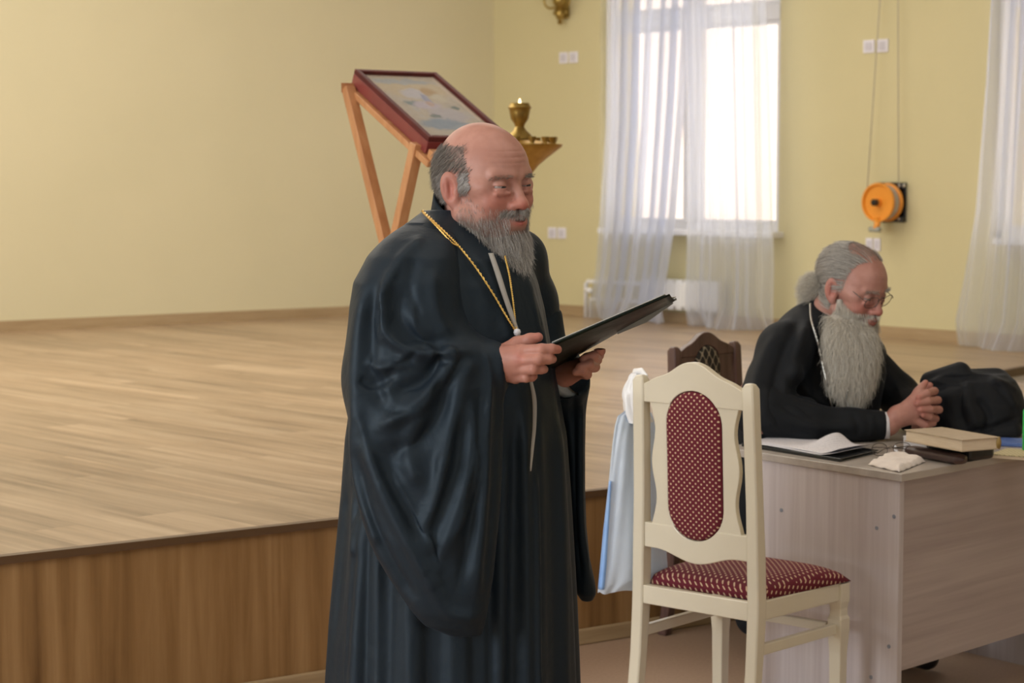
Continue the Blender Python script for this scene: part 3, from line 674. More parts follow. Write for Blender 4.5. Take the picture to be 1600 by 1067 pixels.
def chair(name, loc, face, frame, fab, fabs, label, hw=.195, fw=.225, dep=.39, ztop=1.028, rise=.055, osize=(.092, .205), zoval=.79, tw=.012, lean=.022):
    ztop = ztop
    a = math.atan2(-face[0], face[1]); t = thing(name, loc, label, 'chair', a)
    sx = .0185; zr0, zr1 = .548, .618; zc0 = .955
    def ypost(z):  return -.045*((.44-z)/.44)**1.6 if z < .44 else -lean*((z-.44)/.58)**1.5
    def xpost(z, s): return s*(hw - tw*max(0, (z-.44)/.58))
    # rear posts: one curved leg each, from floor to the rounded top
    for s in (-1, 1):
        mb = MB(); zs_ = [0,.12,.25,.38,.44,.55,.7,.85,.95,ztop-.015, ztop]; ring = []
        for i, z in enumerate(zs_):
            w = sx*(1 if i < len(zs_)-1 else .62); dd = (.021 if .3 < z < .6 else .018)*(1 if i < len(zs_)-1 else .6)
            x, y = xpost(z, s), ypost(z); ring.append([(x-w,y-dd,z),(x+w,y-dd,z),(x+w,y+dd,z),(x-w,y+dd,z)])
        v = [p for r in ring for p in r]; n = len(ring)
        f = [(i*4+k, i*4+(k+1)%4, (i+1)*4+(k+1)%4, (i+1)*4+k) for i in range(n-1) for k in range(4)] + [(3,2,1,0), tuple((n-1)*4+k for k in range(4))]
        mb.add(v, f); auto_smooth(mb.build('leg', frame, t, bevel=.005), 30)
    # front legs with a waisted block under the apron
    for s in (-1, 1):
        mb = MB(); prof_ = [(0,.0165),(.24,.019),(.27,.021),(.30,.023),(.335,.023),(.345,.019),(.365,.0185),(.385,.0225),(.437,.0225)]
        x, y = s*(fw-.022), dep
        v = []; 
        for z, w in prof_: v += [(x-w,y-w,z),(x+w,y-w,z),(x+w,y+w,z),(x-w,y+w,z)]
        n = len(prof_); f = [(i*4+k, i*4+(k+1)%4, (i+1)*4+(k+1)%4, (i+1)*4+k) for i in range(n-1) for k in range(4)] + [(3,2,1,0), tuple((n-1)*4+k for k in range(4))]
        mb.add(v, f); mb.build('leg', frame, t, bevel=.003)
    # apron
    mb = MB(); z0, z1 = .388, .44
    def rail(p, q, za, zb, w):
        p = Vector((*p, 0)); q = Vector((*q, 0)); d = (q-p).normalized(); n = Vector((-d.y, d.x, 0))*w/2
        mb.hexa([p+n+up*za, p-n+up*za, q-n+up*za, q+n+up*za], [p+n+up*zb, p-n+up*zb, q-n+up*zb, q+n+up*zb])
    rail((-hw+.015, -.004), (hw-.015, -.004), z0, z1, .024); rail((-fw+.03, dep+.008), (fw-.03, dep+.008), z0, z1, .022)
    for s in (-1, 1): rail((s*(hw-.003), .012), (s*(fw-.018), dep-.01), z0, z1, .022)
    mb.build('apron', frame, t, bevel=.003)
    for s in (-1, 1):
        mb = MB(); rail((s*(hw-.004), -.015), (s*(fw-.024), dep-.01), .292, .322, .02); mb.build('stretcher', frame, t, bevel=.003)
    mb = MB(); rail((-(fw-.05), dep-.012), (fw-.05, dep-.012), .295, .322, .02); mb.build('stretcher', frame, t, bevel=.003)
    # back: boards sit on the lean curve
    def bp(th):
        return lambda u, w, s: Vector((u, ypost(w) + (th if s else -th), w))
    ow, oh = osize
    stad = lambda g, n=18: [((ow+g)*math.cos(q), zoval+(oh-ow)+(ow+g)*math.sin(q)) for q in np.linspace(0, math.pi, n)] + [((ow+g)*math.cos(q), zoval-(oh-ow)+(ow+g)*math.sin(q)) for q in np.linspace(math.pi, 2*math.pi, n)]
    TQ = ([0,.15,.3,.45,.6,.72,.85,1], [.047,.044,.032,.015,.004,0,-.010,-.024])
    def topcurve(x):
        k_ = abs(x)/(hw-tw-.016); return float(sum(np.interp(abs(k_+j_), *TQ) for j_ in (-.09,-.045,0,.045,.09))/5)*(1 if rise > .05 else .9) + ztop
    def topcurve_old(x):
        q = abs(x)/(hw-tw-.018); base = ztop-.032
        c = .5+.5*math.cos(math.pi*min(q/.62, 1)); return base + (rise+.022)*c + .016*math.exp(-((q-.74)/.10)**2)*0 + .014*max(0, 1-((q-.80)/.18)**2)*(1 if q > .62 else max(0,(q-.5)/.12))
    xs = np.linspace(-(hw-tw-.016), hw-tw-.016, 41)
    crest = [(x, zc0) for x in xs] ; crest = [(xs[0], zc0), (xs[-1], zc0)] + [(x, topcurve(x)) for x in xs[::-1]]
    # crest with the arched cut for the oval
    arch = [((ow+.001)*math.cos(q), zoval+(oh-ow)+(ow+.001)*math.sin(q)) for q in np.linspace(math.pi, 0, 21)]
    zs0 = zoval+(oh-ow)
    arch = [p for p in arch if p[1] > zc0]
    cr = [(xs[0], zc0)] + [(arch[0][0]-.001, zc0)] + arch + [(arch[-1][0]+.001, zc0), (xs[-1], zc0)] + [(x, topcurve(x)) for x in xs[::-1]]
    mb = MB(); mb.prism(cr, bp(.0125)); mb.build('crest_rail', frame, t, bevel=.004)
    xl = hw-.016-.003
    low = lambda x: zr0 - .0 + (-.018 if abs(x) < .10 else 0)*0 - .028*(.5+.5*math.cos(math.pi*min(abs(x)/.14, 1))) + .018*(1 if abs(x) > .14 else 0)*min((abs(x)-.14)/.03, 1)*0
    arch2 = [((ow+.001)*math.cos(q), zoval-(oh-ow)+(ow+.001)*math.sin(q)) for q in np.linspace(0, -math.pi, 31)]; arch2 = [p for p in arch2 if p[1] < zr1]
    xs2 = np.linspace(-xl, xl, 33)
    lr = [(x, low(x)) for x in xs2] + [(xl, zr1), (arch2[0][0]+.001, zr1)] + arch2 + [(arch2[-1][0]-.001, zr1), (-xl, zr1)]
    mb = MB(); mb.prism(lr, bp(.0125)); mb.build('lower_rail', frame, t, bevel=.004)
    for s in (-1, 1):       # wavy side boards of the splat
        zz = np.linspace(zr1-.002, zc0+.002, 25); wav = lambda z: .139 + .008*math.cos((z-.79)*2*math.pi/.20) + .006*((z-.79)/.17)**2
        inner = [(s*(ow+.001 if abs(z-zoval) < oh-ow else math.sqrt(max((ow+.001)**2-(abs(z-zoval)-(oh-ow))**2, .0005))), z) for z in zz]
        mb = MB(); mb.prism(inner + [(s*wav(z), z) for z in zz[::-1]], bp(.009)); mb.build('splat_board', frame, t, bevel=.002)
    # upholstered oval, padded on both faces
    mb = MB(); rows = []
    for (g, th) in ((0, .006), (-.002, .012), (-.008, .0165), (-.03, .0185), (-.06, .019)):
        rows.append([(u, w, th) for u, w in stad(g)])
    n = len(rows[0]); v = []
    for sgn in (-1, 1):
        for r in rows: v += [Vector((u, ypost(w)+sgn*th, w)) for u, w, th in r]
    k = len(rows); f = []
    for h in range(2):
        for i in range(k-1):
            for j in range(n): f.append(((h*k+i)*n+j, (h*k+i)*n+(j+1)%n, (h*k+i+1)*n+(j+1)%n, (h*k+i+1)*n+j))
        f.append(tuple((h*k+k-1)*n+j for j in range(n)))
    for j in range(n): f.append((j, (j+1)%n, k*n+(j+1)%n, k*n+j))
    mb.add(v, f); mb.build('back_pad', fab, t, smooth=True)
    # seat cushion, domed
    N = 40; mb = MB()
    def seatp(uu, vv, top):
        y = .012 + (dep+.022-.012)*vv; w = (hw-.004)+(fw+.004-(hw-.004))*vv
        if vv < .06: w -= .018*(1-vv/.06)
        x = (uu*2-1)*w; e = min(1, 4.0*min(uu, 1-uu, vv, 1-vv)*3.2)
        ex = (1-abs(uu*2-1)**5)*(1-abs(vv*2-1)**5)
        z = .4405+.012*min(1, ex*6)**.5+.038*ex**.7 if top else .4405
        return Vector((x, y, z))
    mb.grid(N, N, lambda a_, b_: seatp(a_, b_, True)); mb.grid(N, N, lambda a_, b_: seatp(1-a_, b_, False))
    o = mb.build('seat', fabs, t, smooth=True)
    bm = bmesh.new(); bm.from_mesh(o.data); bmesh.ops.remove_doubles(bm, verts=bm.verts, dist=.0002); bmesh.ops.recalc_face_normals(bm, faces=bm.faces); bm.to_mesh(o.data); bm.free()
    return t
rl, rr_ = Vector((.362, 5.655, 0)), Vector((.655, 5.395, 0))
bvec = (rr_-rl).normalized(); fcv = Vector((-bvec.y, bvec.x, 0))
CH = (rl+rr_)/2
chair('dining_chair', CH, fcv, M['cream'], M['red_back'], M['red_seat'], 'cream wooden chair with red dotted oval back and seat, standing before the desk')
bl_, br2 = Vector((.562, 6.92, 0)), Vector((.80, 7.17, 0)); bv2 = (br2-bl_).normalized(); BF = Vector((bv2.y, -bv2.x, 0))
chair('dining_chair', (bl_+br2)/2, BF, M['brown_wood'], M['lattice'], M['lattice_seat'], 'dark brown wooden chair with lattice fabric back, behind the cream chair, holding the seated man', hw=.178, ztop=.995, rise=.045, osize=(.07,.20))
# ------------------------------------------------------------------ desk
DZ = .75
C0 = P(1409, 741, 5.62); C0 = G(1409, 741, DZ)
E0 = G(1189, 707.5, DZ); sdir = (E0-C0); sdir.z = 0; sdir.normalize()
E1 = G(1600, 705.5, DZ); fdr = (E1-C0); fdr.z = 0; fdr.normalize()
fdr_p = Vector((-sdir.y, sdir.x, 0)); fdr_p = fdr_p if fdr_p.x > 0 else -fdr_p
print('desk angle', math.degrees(math.acos(sdir.dot(fdr))), sdir, fdr, fdr_p)
DL, DW = 1.02, .72
M['desk'] = wood('desk_ash_v_lit', [(.46,.405,.42),(.56,.505,.52),(.64,.59,.605)], (42, 42, 1.3), .42, bump=.03, knots=1.0)  # lighter copy: daylight falling on the side panel is put into the colour
M['desk_h_shaded'] = wood('desk_ash_h_shaded', [(.35,.285,.275),(.43,.36,.35),(.50,.425,.41)], (1.3, 1.3, 42), .42, bump=.03, knots=1.0)  # darker copy with level grain: the front panel's shade is in the colour
M['desk_top'] = wood('desk_ash_top', [(.38,.34,.31),(.45,.405,.37),(.51,.465,.43)], (2, 26, 26), .30, bump=.02, knots=1.0)
M['desk_edge'] = newmat('desk_edge_band', (.34,.29,.24), .4)
desk = thing('desk', (C0.x, C0.y, 0), 'pale ash laminate desk with books and papers, before the seated man', 'desk', math.atan2(fdr.y, fdr.x))
DI = Matrix.Rotation(-math.atan2(fdr.y, fdr.x), 4, 'Z')
def D(p): q = DI @ (Vector(p)-Vector((C0.x, C0.y, 0))); return q
sl = DI @ sdir             # in desk frame: front edge runs along +x, side runs along sl
def dpt(a, b, z): return Vector((a, 0, 0)) + sl*b + up*z
def dslab(mb, a0, a1, b0, b1, z0, z1): return mb.hexa([dpt(a0,b0,z0), dpt(a1,b0,z0), dpt(a1,b1,z0), dpt(a0,b1,z0)], [dpt(a0,b0,z1), dpt(a1,b0,z1), dpt(a1,b1,z1), dpt(a0,b1,z1)])
mb = MB(); dslab(mb, 0, DL, 0, DW, DZ-.022, DZ); mb.build('desktop', M['desk_top'], desk, bevel=.002)
mb = MB(); dslab(mb, .008, .030, .012, .60, 0, DZ-.022); mb.build('side_panel', M['desk'], desk)
mb = MB(); dslab(mb, DL-.03, DL-.008, .012, .60, 0, DZ-.022); mb.build('side_panel', M['desk'], desk)
mb = MB(); dslab(mb, .030, DL-.03, .02, .036, .185, DZ-.022); mb.build('front_panel', M['desk_h_shaded'], desk)
for (px, py) in ((1221,797),(1370,825),(1397,807),(1361,1058),(1389,1010)):
    r = ray(px, py); o = Vector((0,0,CAM_H)); pn = Vector((C0.x, C0.y, 0))+fdr*.008; nn = sdir.cross(up); tt_ = (pn-o).dot(nn)/r.dot(nn); q = o+r*tt_
    nn = nn if nn.x < 0 else -nn
    mb = MB(); mb.tube([D(q)+ (DI@nn)*-.001, D(q)+(DI@nn)*.0015], .006, 12); mb.build('screw_cap', newmat('cap_grey', (.25,.27,.33), .4), desk)
# ------------------------------------------------------------------ things on the desk
def onz(px, py, z): return G(px, py, z)
def quadslab(mb, pts, z0, z1, mi=0): return mb.hexa([Vector((p.x, p.y, z0)) for p in pts], [Vector((p.x, p.y, z1)) for p in pts], mi)
def center(pts): c = sum(pts, Vector())/len(pts); return Vector((c.x, c.y, 0))
def rect(p0, p1, w, z):       # rectangle with one edge p0->p1 and depth w to its left side (away from camera)
    d = (p1-p0); d.z = 0; n = Vector((-d.y, d.x, 0)).normalized()*w; return [p0, p1, p1+n, p0+n]
# black document folder with loose white sheets
fp0, fp1 = onz(1188, 702, DZ), onz(1313, 722, DZ)   # left, near corner
f2 = onz(1368, 709, DZ)
f3 = fp0 + (f2-fp1)
f3 = fp0 + (f2-fp1)*1.0
fo = center([fp0, fp1, f2, f3]); fo.z = DZ
M['folder_black'] = newmat('folder_black', (.012,.015,.018), .22)
t = thing('document_folder', fo, 'black document folder lying on the desk under white printed sheets', 'folder')
nrm_side = (f2-fp1); nrm_side.z = 0
far_dir = Vector((-(fp1-fp0).y, (fp1-fp0).x, 0)).normalized(); far_dir = far_dir if far_dir.y > 0 else -far_dir
fq = [fp0 - (fp1-fp0)*.25, fp1, fp1+nrm_side.normalized()*.235, fp0-(fp1-fp0)*.25+nrm_side.normalized()*.235]
mb = MB(); quadslab(mb, fq, DZ, DZ+.004); quadslab(mb, [q+Vector((.004,.004,0)) for q in fq], DZ+.007, DZ+.010)
mb.build('cover', M['folder_black'], t, world=True, bevel=.0015)
mb = MB(); quadslab(mb, [fq[0], fq[1], fq[1]+nrm_side.normalized()*.01, fq[0]+nrm_side.normalized()*.01], DZ, DZ+.010); mb.build('spine', M['folder_black'], t, world=True, bevel=.0015)
for k, (dz, sh_, curl) in enumerate(((.0105, .012, .012), (.0125, .02, .020))):
    e1 = (fq[1]-fq[0]); e2 = (fq[3]-fq[0]); b0 = fq[0]+e1*.04+e2*(.05+.05*k)
    def sheet(a, b, e1=e1*.90, e2=e2*.93, b0=b0, dz=dz, curl=curl, k=k):
        bump_ = curl*max(0, (a-.80)/.2)**1.5*(1-.4*b) + .020*k*math.exp(-((a-.62)/.12)**2-((b-.9)/.5)**2)*1.6 + .0015*math.sin(6*a+2*b)+.0015
        p = b0+e1*a+e2*b; return Vector((p.x, p.y, DZ+dz+bump_))
    pmat = M['paper']
    if k == 1:
        pmat = newmat('printed_sheet', (.8,.79,.84), .8); br = nd(pmat, 'ShaderNodeTexBrick'); br.inputs['Scale'].default_value = 1; br.inputs['Brick Width'].default_value = .07; br.inputs['Row Height'].default_value = .07
    mb = MB(); mb.grid(36, 24, sheet); so = tag(mb.build('paper_sheet', pmat, None, smooth=True, fix=False),
        ['lower white sheet lying in the black folder on the desk', 'upper curling white sheet with faint print in the black folder on the desk'][k], 'paper', 'sheets in the folder')
    sd_ = so.modifiers.new('thick', 'SOLIDIFY'); sd_.thickness = .0006
pm2 = bpy.data.materials['printed_sheet']; pm2.node_tree.nodes.clear(); pm2.node_tree.nodes.new('ShaderNodeOutputMaterial')
b_ = pm2.node_tree.nodes.new('ShaderNodeBsdfPrincipled'); b_.name = 'Principled BSDF'; pm2.node_tree.links.new(b_.outputs[0], pm2.node_tree.nodes['Material Output'].inputs['Surface']); b_.inputs['Roughness'].default_value = .8
mp = mapping(pm2, (1,1,1), (0,0,-math.atan2(sdir.y, sdir.x))); wv_ = nd(pm2, 'ShaderNodeTexWave', Scale=28.0, Distortion=0.0); wv_.bands_direction = 'X'; lk(pm2, mp, 'Vector', wv_, 'Vector')
nn_ = nd(pm2, 'ShaderNodeTexNoise', Scale=160.0); lk(pm2, mp, 'Vector', nn_, 'Vector'); ml = nd(pm2, 'ShaderNodeMath', operation='MULTIPLY'); lk(pm2, wv_, 'Fac', ml, 0); lk(pm2, nn_, 'Fac', ml, 1)
rp = ramp(pm2, [(.40, (.80,.79,.85)), (.62, (.60,.58,.66))]); lk(pm2, ml, 'Value', rp, 'Fac'); lk(pm2, rp, 'Color', b_, 'Base Color')
# crumpled tissue
tc_ = onz(1402, 727, DZ); tt = []
def tis(a, b):
    e1 = onz(1443, 733, DZ)-onz(1400, 738, DZ); e2 = onz(1360, 724, DZ)-onz(1403, 737, DZ)
    p = onz(1405, 738.5, DZ) + (onz(1446, 722, DZ)-onz(1405, 738.5, DZ))*a + (onz(1356, 727, DZ)-onz(1405, 738.5, DZ))*b
    e = min(a, 1-a, b, 1-b)
    z = .013*min(1, e*14)+.004*math.sin(9*a+3*b)*math.sin(7*b+1)*min(1, e*6)+.005*min(1, e*4)*a + .002*math.sin(31*a+17*b)
    p.z = DZ+.001+max(0, z); return p
mb = MB(); mb.grid(40, 40, tis); o = mb.build('tissue', M['tissue'], None, smooth=True, fix=False); sm_ = o.modifiers.new('thick', 'SOLIDIFY'); sm_.thickness = .0015; sm_.offset = 1
tag(o, 'folded crumpled white tissue near the front corner of the desk', 'tissue')
# eyeglasses lying on the desk
gm = newmat('spectacle_lens', (1,1,1), .02); tr = nd(gm, 'ShaderNodeBsdfTransparent'); gz = nd(gm, 'ShaderNodeBsdfGlossy', Roughness=.03); mxs = nd(gm, 'ShaderNodeMixShader'); mxs.inputs[0].default_value = .13
lk(gm, tr, 'BSDF', mxs, 1); lk(gm, gz, 'BSDF', mxs, 2); gm.node_tree.links.new(mxs.outputs[0], gm.node_tree.nodes['Material Output'].inputs['Surface']); M['lens'] = gm
M['wire'] = newmat('spectacle_wire', (.10,.085,.075), .3, metal=.7)
def spectacles(name, Mx, label, parent=None, w=.026, h=.018, bridge=.010, temple=.13, fold=False):
    if parent is None: root = thing(name, Mx.translation, label, 'glasses')
    else:
        root = bpy.data.objects.new(name, None); COL.objects.link(root); root.parent = parent; root.matrix_parent_inverse = root_matrix(parent).inverted(); root.location = Mx.translation; root.empty_display_size = .02
    for s in (-1, 1):
        cx_ = s*(w+bridge); ring = [Mx @ Vector((cx_+w*math.copysign(abs(math.cos(q))**.8, math.cos(q)), .004*math.cos(q)*s*-1, h*math.copysign(abs(math.sin(q))**.8, math.sin(q)))) for q in np.linspace(0, 2*math.pi, 28, endpoint=False)]
        mb = MB(); mb.tube(ring, .0011, 6, close=True); mb.build('rim', M['wire'], root, world=True, smooth=True)
        mb = MB(); mb.add(ring, [tuple(range(28))]); mb.build('lens', M['lens'], root, world=True)
        a0 = Vector((s*(2*w+bridge), 0, .006))
        if fold: pts = [a0, a0+Vector((-s*.01,-.012,0)), Vector((-s*(w*1.2), -.018-.004*s, 0)), Vector((-s*(2*w), -.014, -.012))]
        else: pts = [a0, a0+Vector((s*.006,-.006,0)), a0+Vector((s*.009,-temple*.75,.002)), a0+Vector((s*.009,-temple,-.02))]
        mb = MB(); mb.tube([Mx @ p for p in pts], .0013, 6); mb.build('temple', M['wire'], root, world=True, smooth=True)
    mb = MB(); mb.tube([Mx @ Vector((x, .001, .004+.004*(1-(x/bridge)**2))) for x in np.linspace(-bridge-.001, bridge+.001, 7)], .0011, 6); mb.build('bridge', M['wire'], root, world=True, smooth=True)
    return root
gp = onz(1392, 712, DZ); spectacles('eyeglasses', Matrix.Translation(gp+Vector((0,0,.020))) @ Matrix.Rotation(math.radians(15), 4, 'Z') @ Matrix.Rotation(math.radians(-12), 4, 'X'), 'thin-framed reading glasses standing on the desk behind the tissue', fold=True)
# leather spectacle case and slip case
def loaf(name, p0, p1, w, h, mat, label, cat):
    d = p1-p0; L = d.length; d.normalize(); n = Vector((-d.y, d.x, 0)); mb = MB()
    def fn(a, b):
        e = min(1, (min(b, 1-b)*9)); e = math.sqrt(max(0, 1-(1-e)**2)); q = 2*math.pi*a
        cs_, sn2 = math.cos(q), math.sin(q); r = (.72+.28*e)*e**.25 if e > 0 else .0
        r = max(r, .45) if 0 < b < 1 else .0
        x = w/2*math.copysign(abs(cs_)**.7, cs_)*r; z = h/2*math.copysign(abs(sn2)**.8, sn2)*r
        return p0+d*(L*b)+n*x+up*(DZ+h/2+z-p0.z+.0005)
    mb.grid(28, 26, fn, wrap=True); return tag(mb.build(name, mat, None, smooth=True), label, cat)
M['leather'] = noisy('brown_leather', (.075,.045,.045), (.10,.062,.058), 60, .3, bump=.15, bscale=300)
a_, b2 = onz(1419, 711, DZ), onz(1506, 727, DZ)
loaf('spectacle_case', a_, b2, .050, .030, M['leather'], 'glossy dark brown spectacle case lying at the near edge of the desk', 'case')
M['black_leather'] = noisy('black_leather', (.010,.011,.013), (.018,.019,.022), 50, .35, bump=.1)
# stack: white sheets, black case, thick cream book
bz = P(1412, 671, 6).z
book_top = DZ+.085
q0, q1, q2_ = G(1413, 671, DZ+.082), G(1503, 687, DZ+.082), G(1553, 681, DZ+.082)
e1 = q1-q0; e2 = q2_-q1; n2 = Vector((-e1.y, e1.x, 0)).normalized(); n2 = n2 if n2.x > 0 else -n2; e2n = n2*e2.length*1.0
bq = [q0, q1, q1+e2n, q0+e2n]
def shrink(q, a, b): c = center(q); return [Vector((c.x+(p.x-c.x)*a, c.y+(p.y-c.y)*b, 0)) for p in q]
z0 = DZ+.047
bo = center(bq); bo.z = z0
bk = thing('book', bo, 'thick hardback book with plain beige cover, topmost of the desk stack', 'book')
M['beige_cover'] = noisy('beige_cover', (.46,.37,.265), (.52,.42,.31), 40, .6)
mb = MB(); quadslab(mb, bq, z0+.032, z0+.035); quadslab(mb, bq, z0, z0+.003); mb.build('cover', M['beige_cover'], bk, world=True, bevel=.001)
d1, d2 = (bq[1]-bq[0]).normalized()*.004, (bq[3]-bq[0]).normalized()*.004
mb = MB(); quadslab(mb, [bq[0]+d1+d2, bq[1]-d1+d2, bq[2]-d1-d2, bq[3]+d1-d2], z0+.003, z0+.032); mb.build('page_block', M['page'], bk, world=True)
mb = MB(); sp0 = bq[3]; sp1 = bq[2]; mb.tube([Vector((p.x, p.y, z0+.0175))-d2*1.2 for p in (sp0, sp1)], .0178, 14, flat=.45); mb.build('spine', noisy('spine_gold', (.42,.28,.07), (.36,.26,.12), 30, .5), bk, world=True, smooth=True)
# black spectacle slip under the book
k0, k1 = G(1447, 693, DZ+.035), G(1514, 703, DZ+.035); n3 = Vector((-(k1-k0).y, (k1-k0).x, 0)).normalized(); n3 = n3 if n3.y > 0 else -n3
mb = MB(); quadslab(mb, [k0, k1, k1+n3*.11, k0+n3*.11], DZ+.0005, DZ+.0455); tag(mb.build('hard_case', M['black_leather'], None, bevel=.012), 'black hard case under the beige book, behind the brown spectacle case', 'case')
k0, k1 = G(1411, 686, DZ+.036), G(1449, 692, DZ+.036); n3 = Vector((-(k1-k0).y, (k1-k0).x, 0)).normalized(); n3 = n3 if n3.y > 0 else -n3
t = thing('book', center([k0, k1, k1+n3*.15])+up*DZ, 'white paper block under the left end of the beige book', 'book'); k1 = k1-(k1-k0)*.05
mb = MB(); quadslab(mb, [k0, k1, k1+n3*.17, k0+n3*.17], DZ+.0005, DZ+.0045); quadslab(mb, [k0, k1, k1+n3*.17, k0+n3*.17], DZ+.0425, DZ+.0465); mb.build('cover', M['paper'], t, world=True)
mb = MB(); dd = (k1-k0)*.01; quadslab(mb, [k0+n3*.002, k1+n3*.002, k1+n3*.168, k0+n3*.168], DZ+.0045, DZ+.0425); mb.build('page_block', noisy('page_stack_white', (.62,.62,.68), (.80,.80,.86), 300, .8, stretch=(.05,.05,1)), t, world=True)
k0, k1 = G(1520, 716, DZ+.003), G(1560, 712, DZ+.003)
mb = MB(); n3 = Vector((-(k1-k0).y, (k1-k0).x, 0)).normalized(); n3 = n3 if n3.y > 0 else -n3; quadslab(mb, [k0, k1, k1+n3*.16, k0+n3*.16], DZ+.0005, DZ+.007); tag(mb.build('notepad', M['paper'], None, bevel=.001), 'flat white notepad on the desk to the right of the black case', 'notepad')
# yellowish checked notebook at the right picture edge
k0, k1 = G(1547, 709, DZ+.012), G(1640, 716, DZ+.012); n3 = Vector((-(k1-k0).y, (k1-k0).x, 0)).normalized(); n3 = n3 if n3.y > 0 else -n3
yn = newmat('yellow_checks', (.6,.52,.30), .8); mp = mapping(yn, (1,1,1)); ck = nd(yn, 'ShaderNodeTexBrick'); ck.inputs['Scale'].default_value = 1; ck.inputs['Brick Width'].default_value = .012; ck.inputs['Row Height'].default_value = .012; ck.offset = 0; ck.inputs['Mortar Size'].default_value = .0015
ck.inputs['Color1'].default_value = (.60,.53,.32,1); ck.inputs['Color2'].default_value = (.66,.58,.36,1); ck.inputs['Mortar'].default_value = (.45,.38,.22,1); lk(yn, mp, 'Vector', ck, 'Vector'); lk(yn, ck, 'Color', bsdf(yn), 'Base Color')
nbq = [k0, k1, k1+n3*.15, k0+n3*.15]
t = thing('notebook', center(nbq)+up*DZ, 'pale yellow checked notebook behind the beige book at the right picture edge', 'notebook')
mb = MB(); quadslab(mb, nbq, DZ+.0085, DZ+.0105+.002); mb.build('cover', yn, t, world=True, bevel=.001)
mb = MB(); quadslab(mb, [p for p in nbq], DZ+.0005, DZ+.0085); mb.build('page_block', M['page'], t, world=True)
# blue booklet and green bottle
k0, k1 = G(1556, 692, DZ+.01), G(1622, 695, DZ+.01); n3 = Vector((-(k1-k0).y, (k1-k0).x, 0)).normalized(); n3 = n3 if n3.y > 0 else -n3
mb = MB(); quadslab(mb, [k0, k1, k1+n3*.13, k0+n3*.13], DZ+.0005, DZ+.012); tag(mb.build('booklet', noisy('blue_cover', (.06,.13,.42), (.16,.25,.55), 40, .4), None, bevel=.002), 'blue booklet lying on the desk beneath the black coat', 'booklet')
gbp = G(1603, 703, DZ+.013); gbp.z = DZ+.0128
t = thing('marker_pen', gbp, 'bright green marker standing upright at the right picture edge', 'pen')
gmat = newmat('marker_green', (.05,.55,.12), .3)
mb = MB(); mb.lathe([(0,0),(.010,0),(.011,.002),(.011,.075),(.0095,.078),(0,.078)], (0,0,0), 20); auto_smooth(mb.build('barrel', gmat, t))
mb = MB(); mb.lathe([(0,.078),(.0112,.078),(.0112,.115),(.009,.122),(0,.122)], (0,0,0), 20); auto_smooth(mb.build('cap', gmat, t))
# ------------------------------------------------------------------ plastic carrier bag on the left post of the cream chair
bagm = newmat('bag_film', (.74,.82,.93), .28, spec=.5); b_ = bsdf(bagm)
mp = mapping(bagm, (1,1,1)); nzz = nd(bagm, 'ShaderNodeTexNoise', Scale=9.0, Detail=5.0); lk(bagm, mp, 'Vector', nzz, 'Vector'); bu = nd(bagm, 'ShaderNodeBump', Strength=.35, Distance=.02); lk(bagm, nzz, 'Fac', bu, 'Height'); lk(bagm, bu, 'Normal', b_, 'Normal')
tlb = nd(bagm, 'ShaderNodeBsdfTranslucent'); tlb.inputs['Color'].default_value = (.76,.85,.96,1); ms = nd(bagm, 'ShaderNodeMixShader'); ms.inputs[0].default_value = .35
lk(bagm, b_, 'BSDF', ms, 1); lk(bagm, tlb, 'BSDF', ms, 2); bagm.node_tree.links.new(ms.outputs[0], bagm.node_tree.nodes['Material Output'].inputs['Surface'])
bag = thing('plastic_bag', P(985, 900, 5.70), 'pale blue and white plastic carrier bag hanging on the left post of the cream chair', 'bag')
def bagfn(a, b):
    # a around, b bottom->top; silhouettes read from the photo at the depth of the post
    rows = [(922, 933, 1012), (905, 935, 1045), (880, 937, 1044), (800, 945, 1037), (740, 951, 1032), (690, 956, 1028), (662, 960, 1024), (648, 964, 1020), (638, 978, 1010)]
    t_ = b*(len(rows)-1); i = min(int(t_), len(rows)-2); k = t_-i
    py = rows[i][0]*(1-k)+rows[i+1][0]*k; Lx = rows[i][1]*(1-k)+rows[i+1][1]*k; Rx = rows[i][2]*(1-k)+rows[i+1][2]*k
    q = 2*math.pi*a; th = .034*math.sin(math.pi*min(1, .12+b*1.0))**.6*(1-.45*b) + .006
    cx_ = (Lx+Rx)/2; hx = (Rx-Lx)/2
    dep_ = 5.715; c_ = math.copysign(abs(math.cos(q))**.75, math.cos(q)); s_ = math.copysign(abs(math.sin(q))**.9, math.sin(q))
    p = P(cx_+hx*c_, py + (9*(1-c_)*.5 if b < .12 else 0)*0 + 2*math.sin(5*q)*(1-b), dep_)
    w = .004*math.sin(7*q+5*b)+.003*math.sin(13*q-9*b)
    return p + Vector((-.10*0, (th+w)*s_ + .10*c_*hx/60*.0, 0)) + Vector((0, .03*c_, 0))
mb = MB(); mb.grid(72, 50, bagfn, wrap=True); mb.build('bag_body', bagm, bag, world=True, smooth=True)
M['bag_white'] = newmat('bag_white', (.88,.88,.90), .3)
def twist(pts, r, name, mat):
    mb = MB(); P_ = catmull(pts, 26)
    n = 26; t0 = Vector((0,0,1)); v = []
    for i, p in enumerate(P_):
        for k in range(24):
            an = 2*math.pi*k/24; rr = (r[0]+(r[1]-r[0])*i/25)*(1+.22*math.sin(5*an+i*.22)+.12*math.sin(9*an-i*.3)); v.append(p+Vector((math.cos(an)*rr, math.sin(an)*rr*.8, 0 )))
    f = [(i*24+k, i*24+(k+1)%24, (i+1)*24+(k+1)%24, (i+1)*24+k) for i in range(25) for k in range(24)]; mb.add(v, f)
    return mb.build(name, mat, bag, world=True, smooth=True)
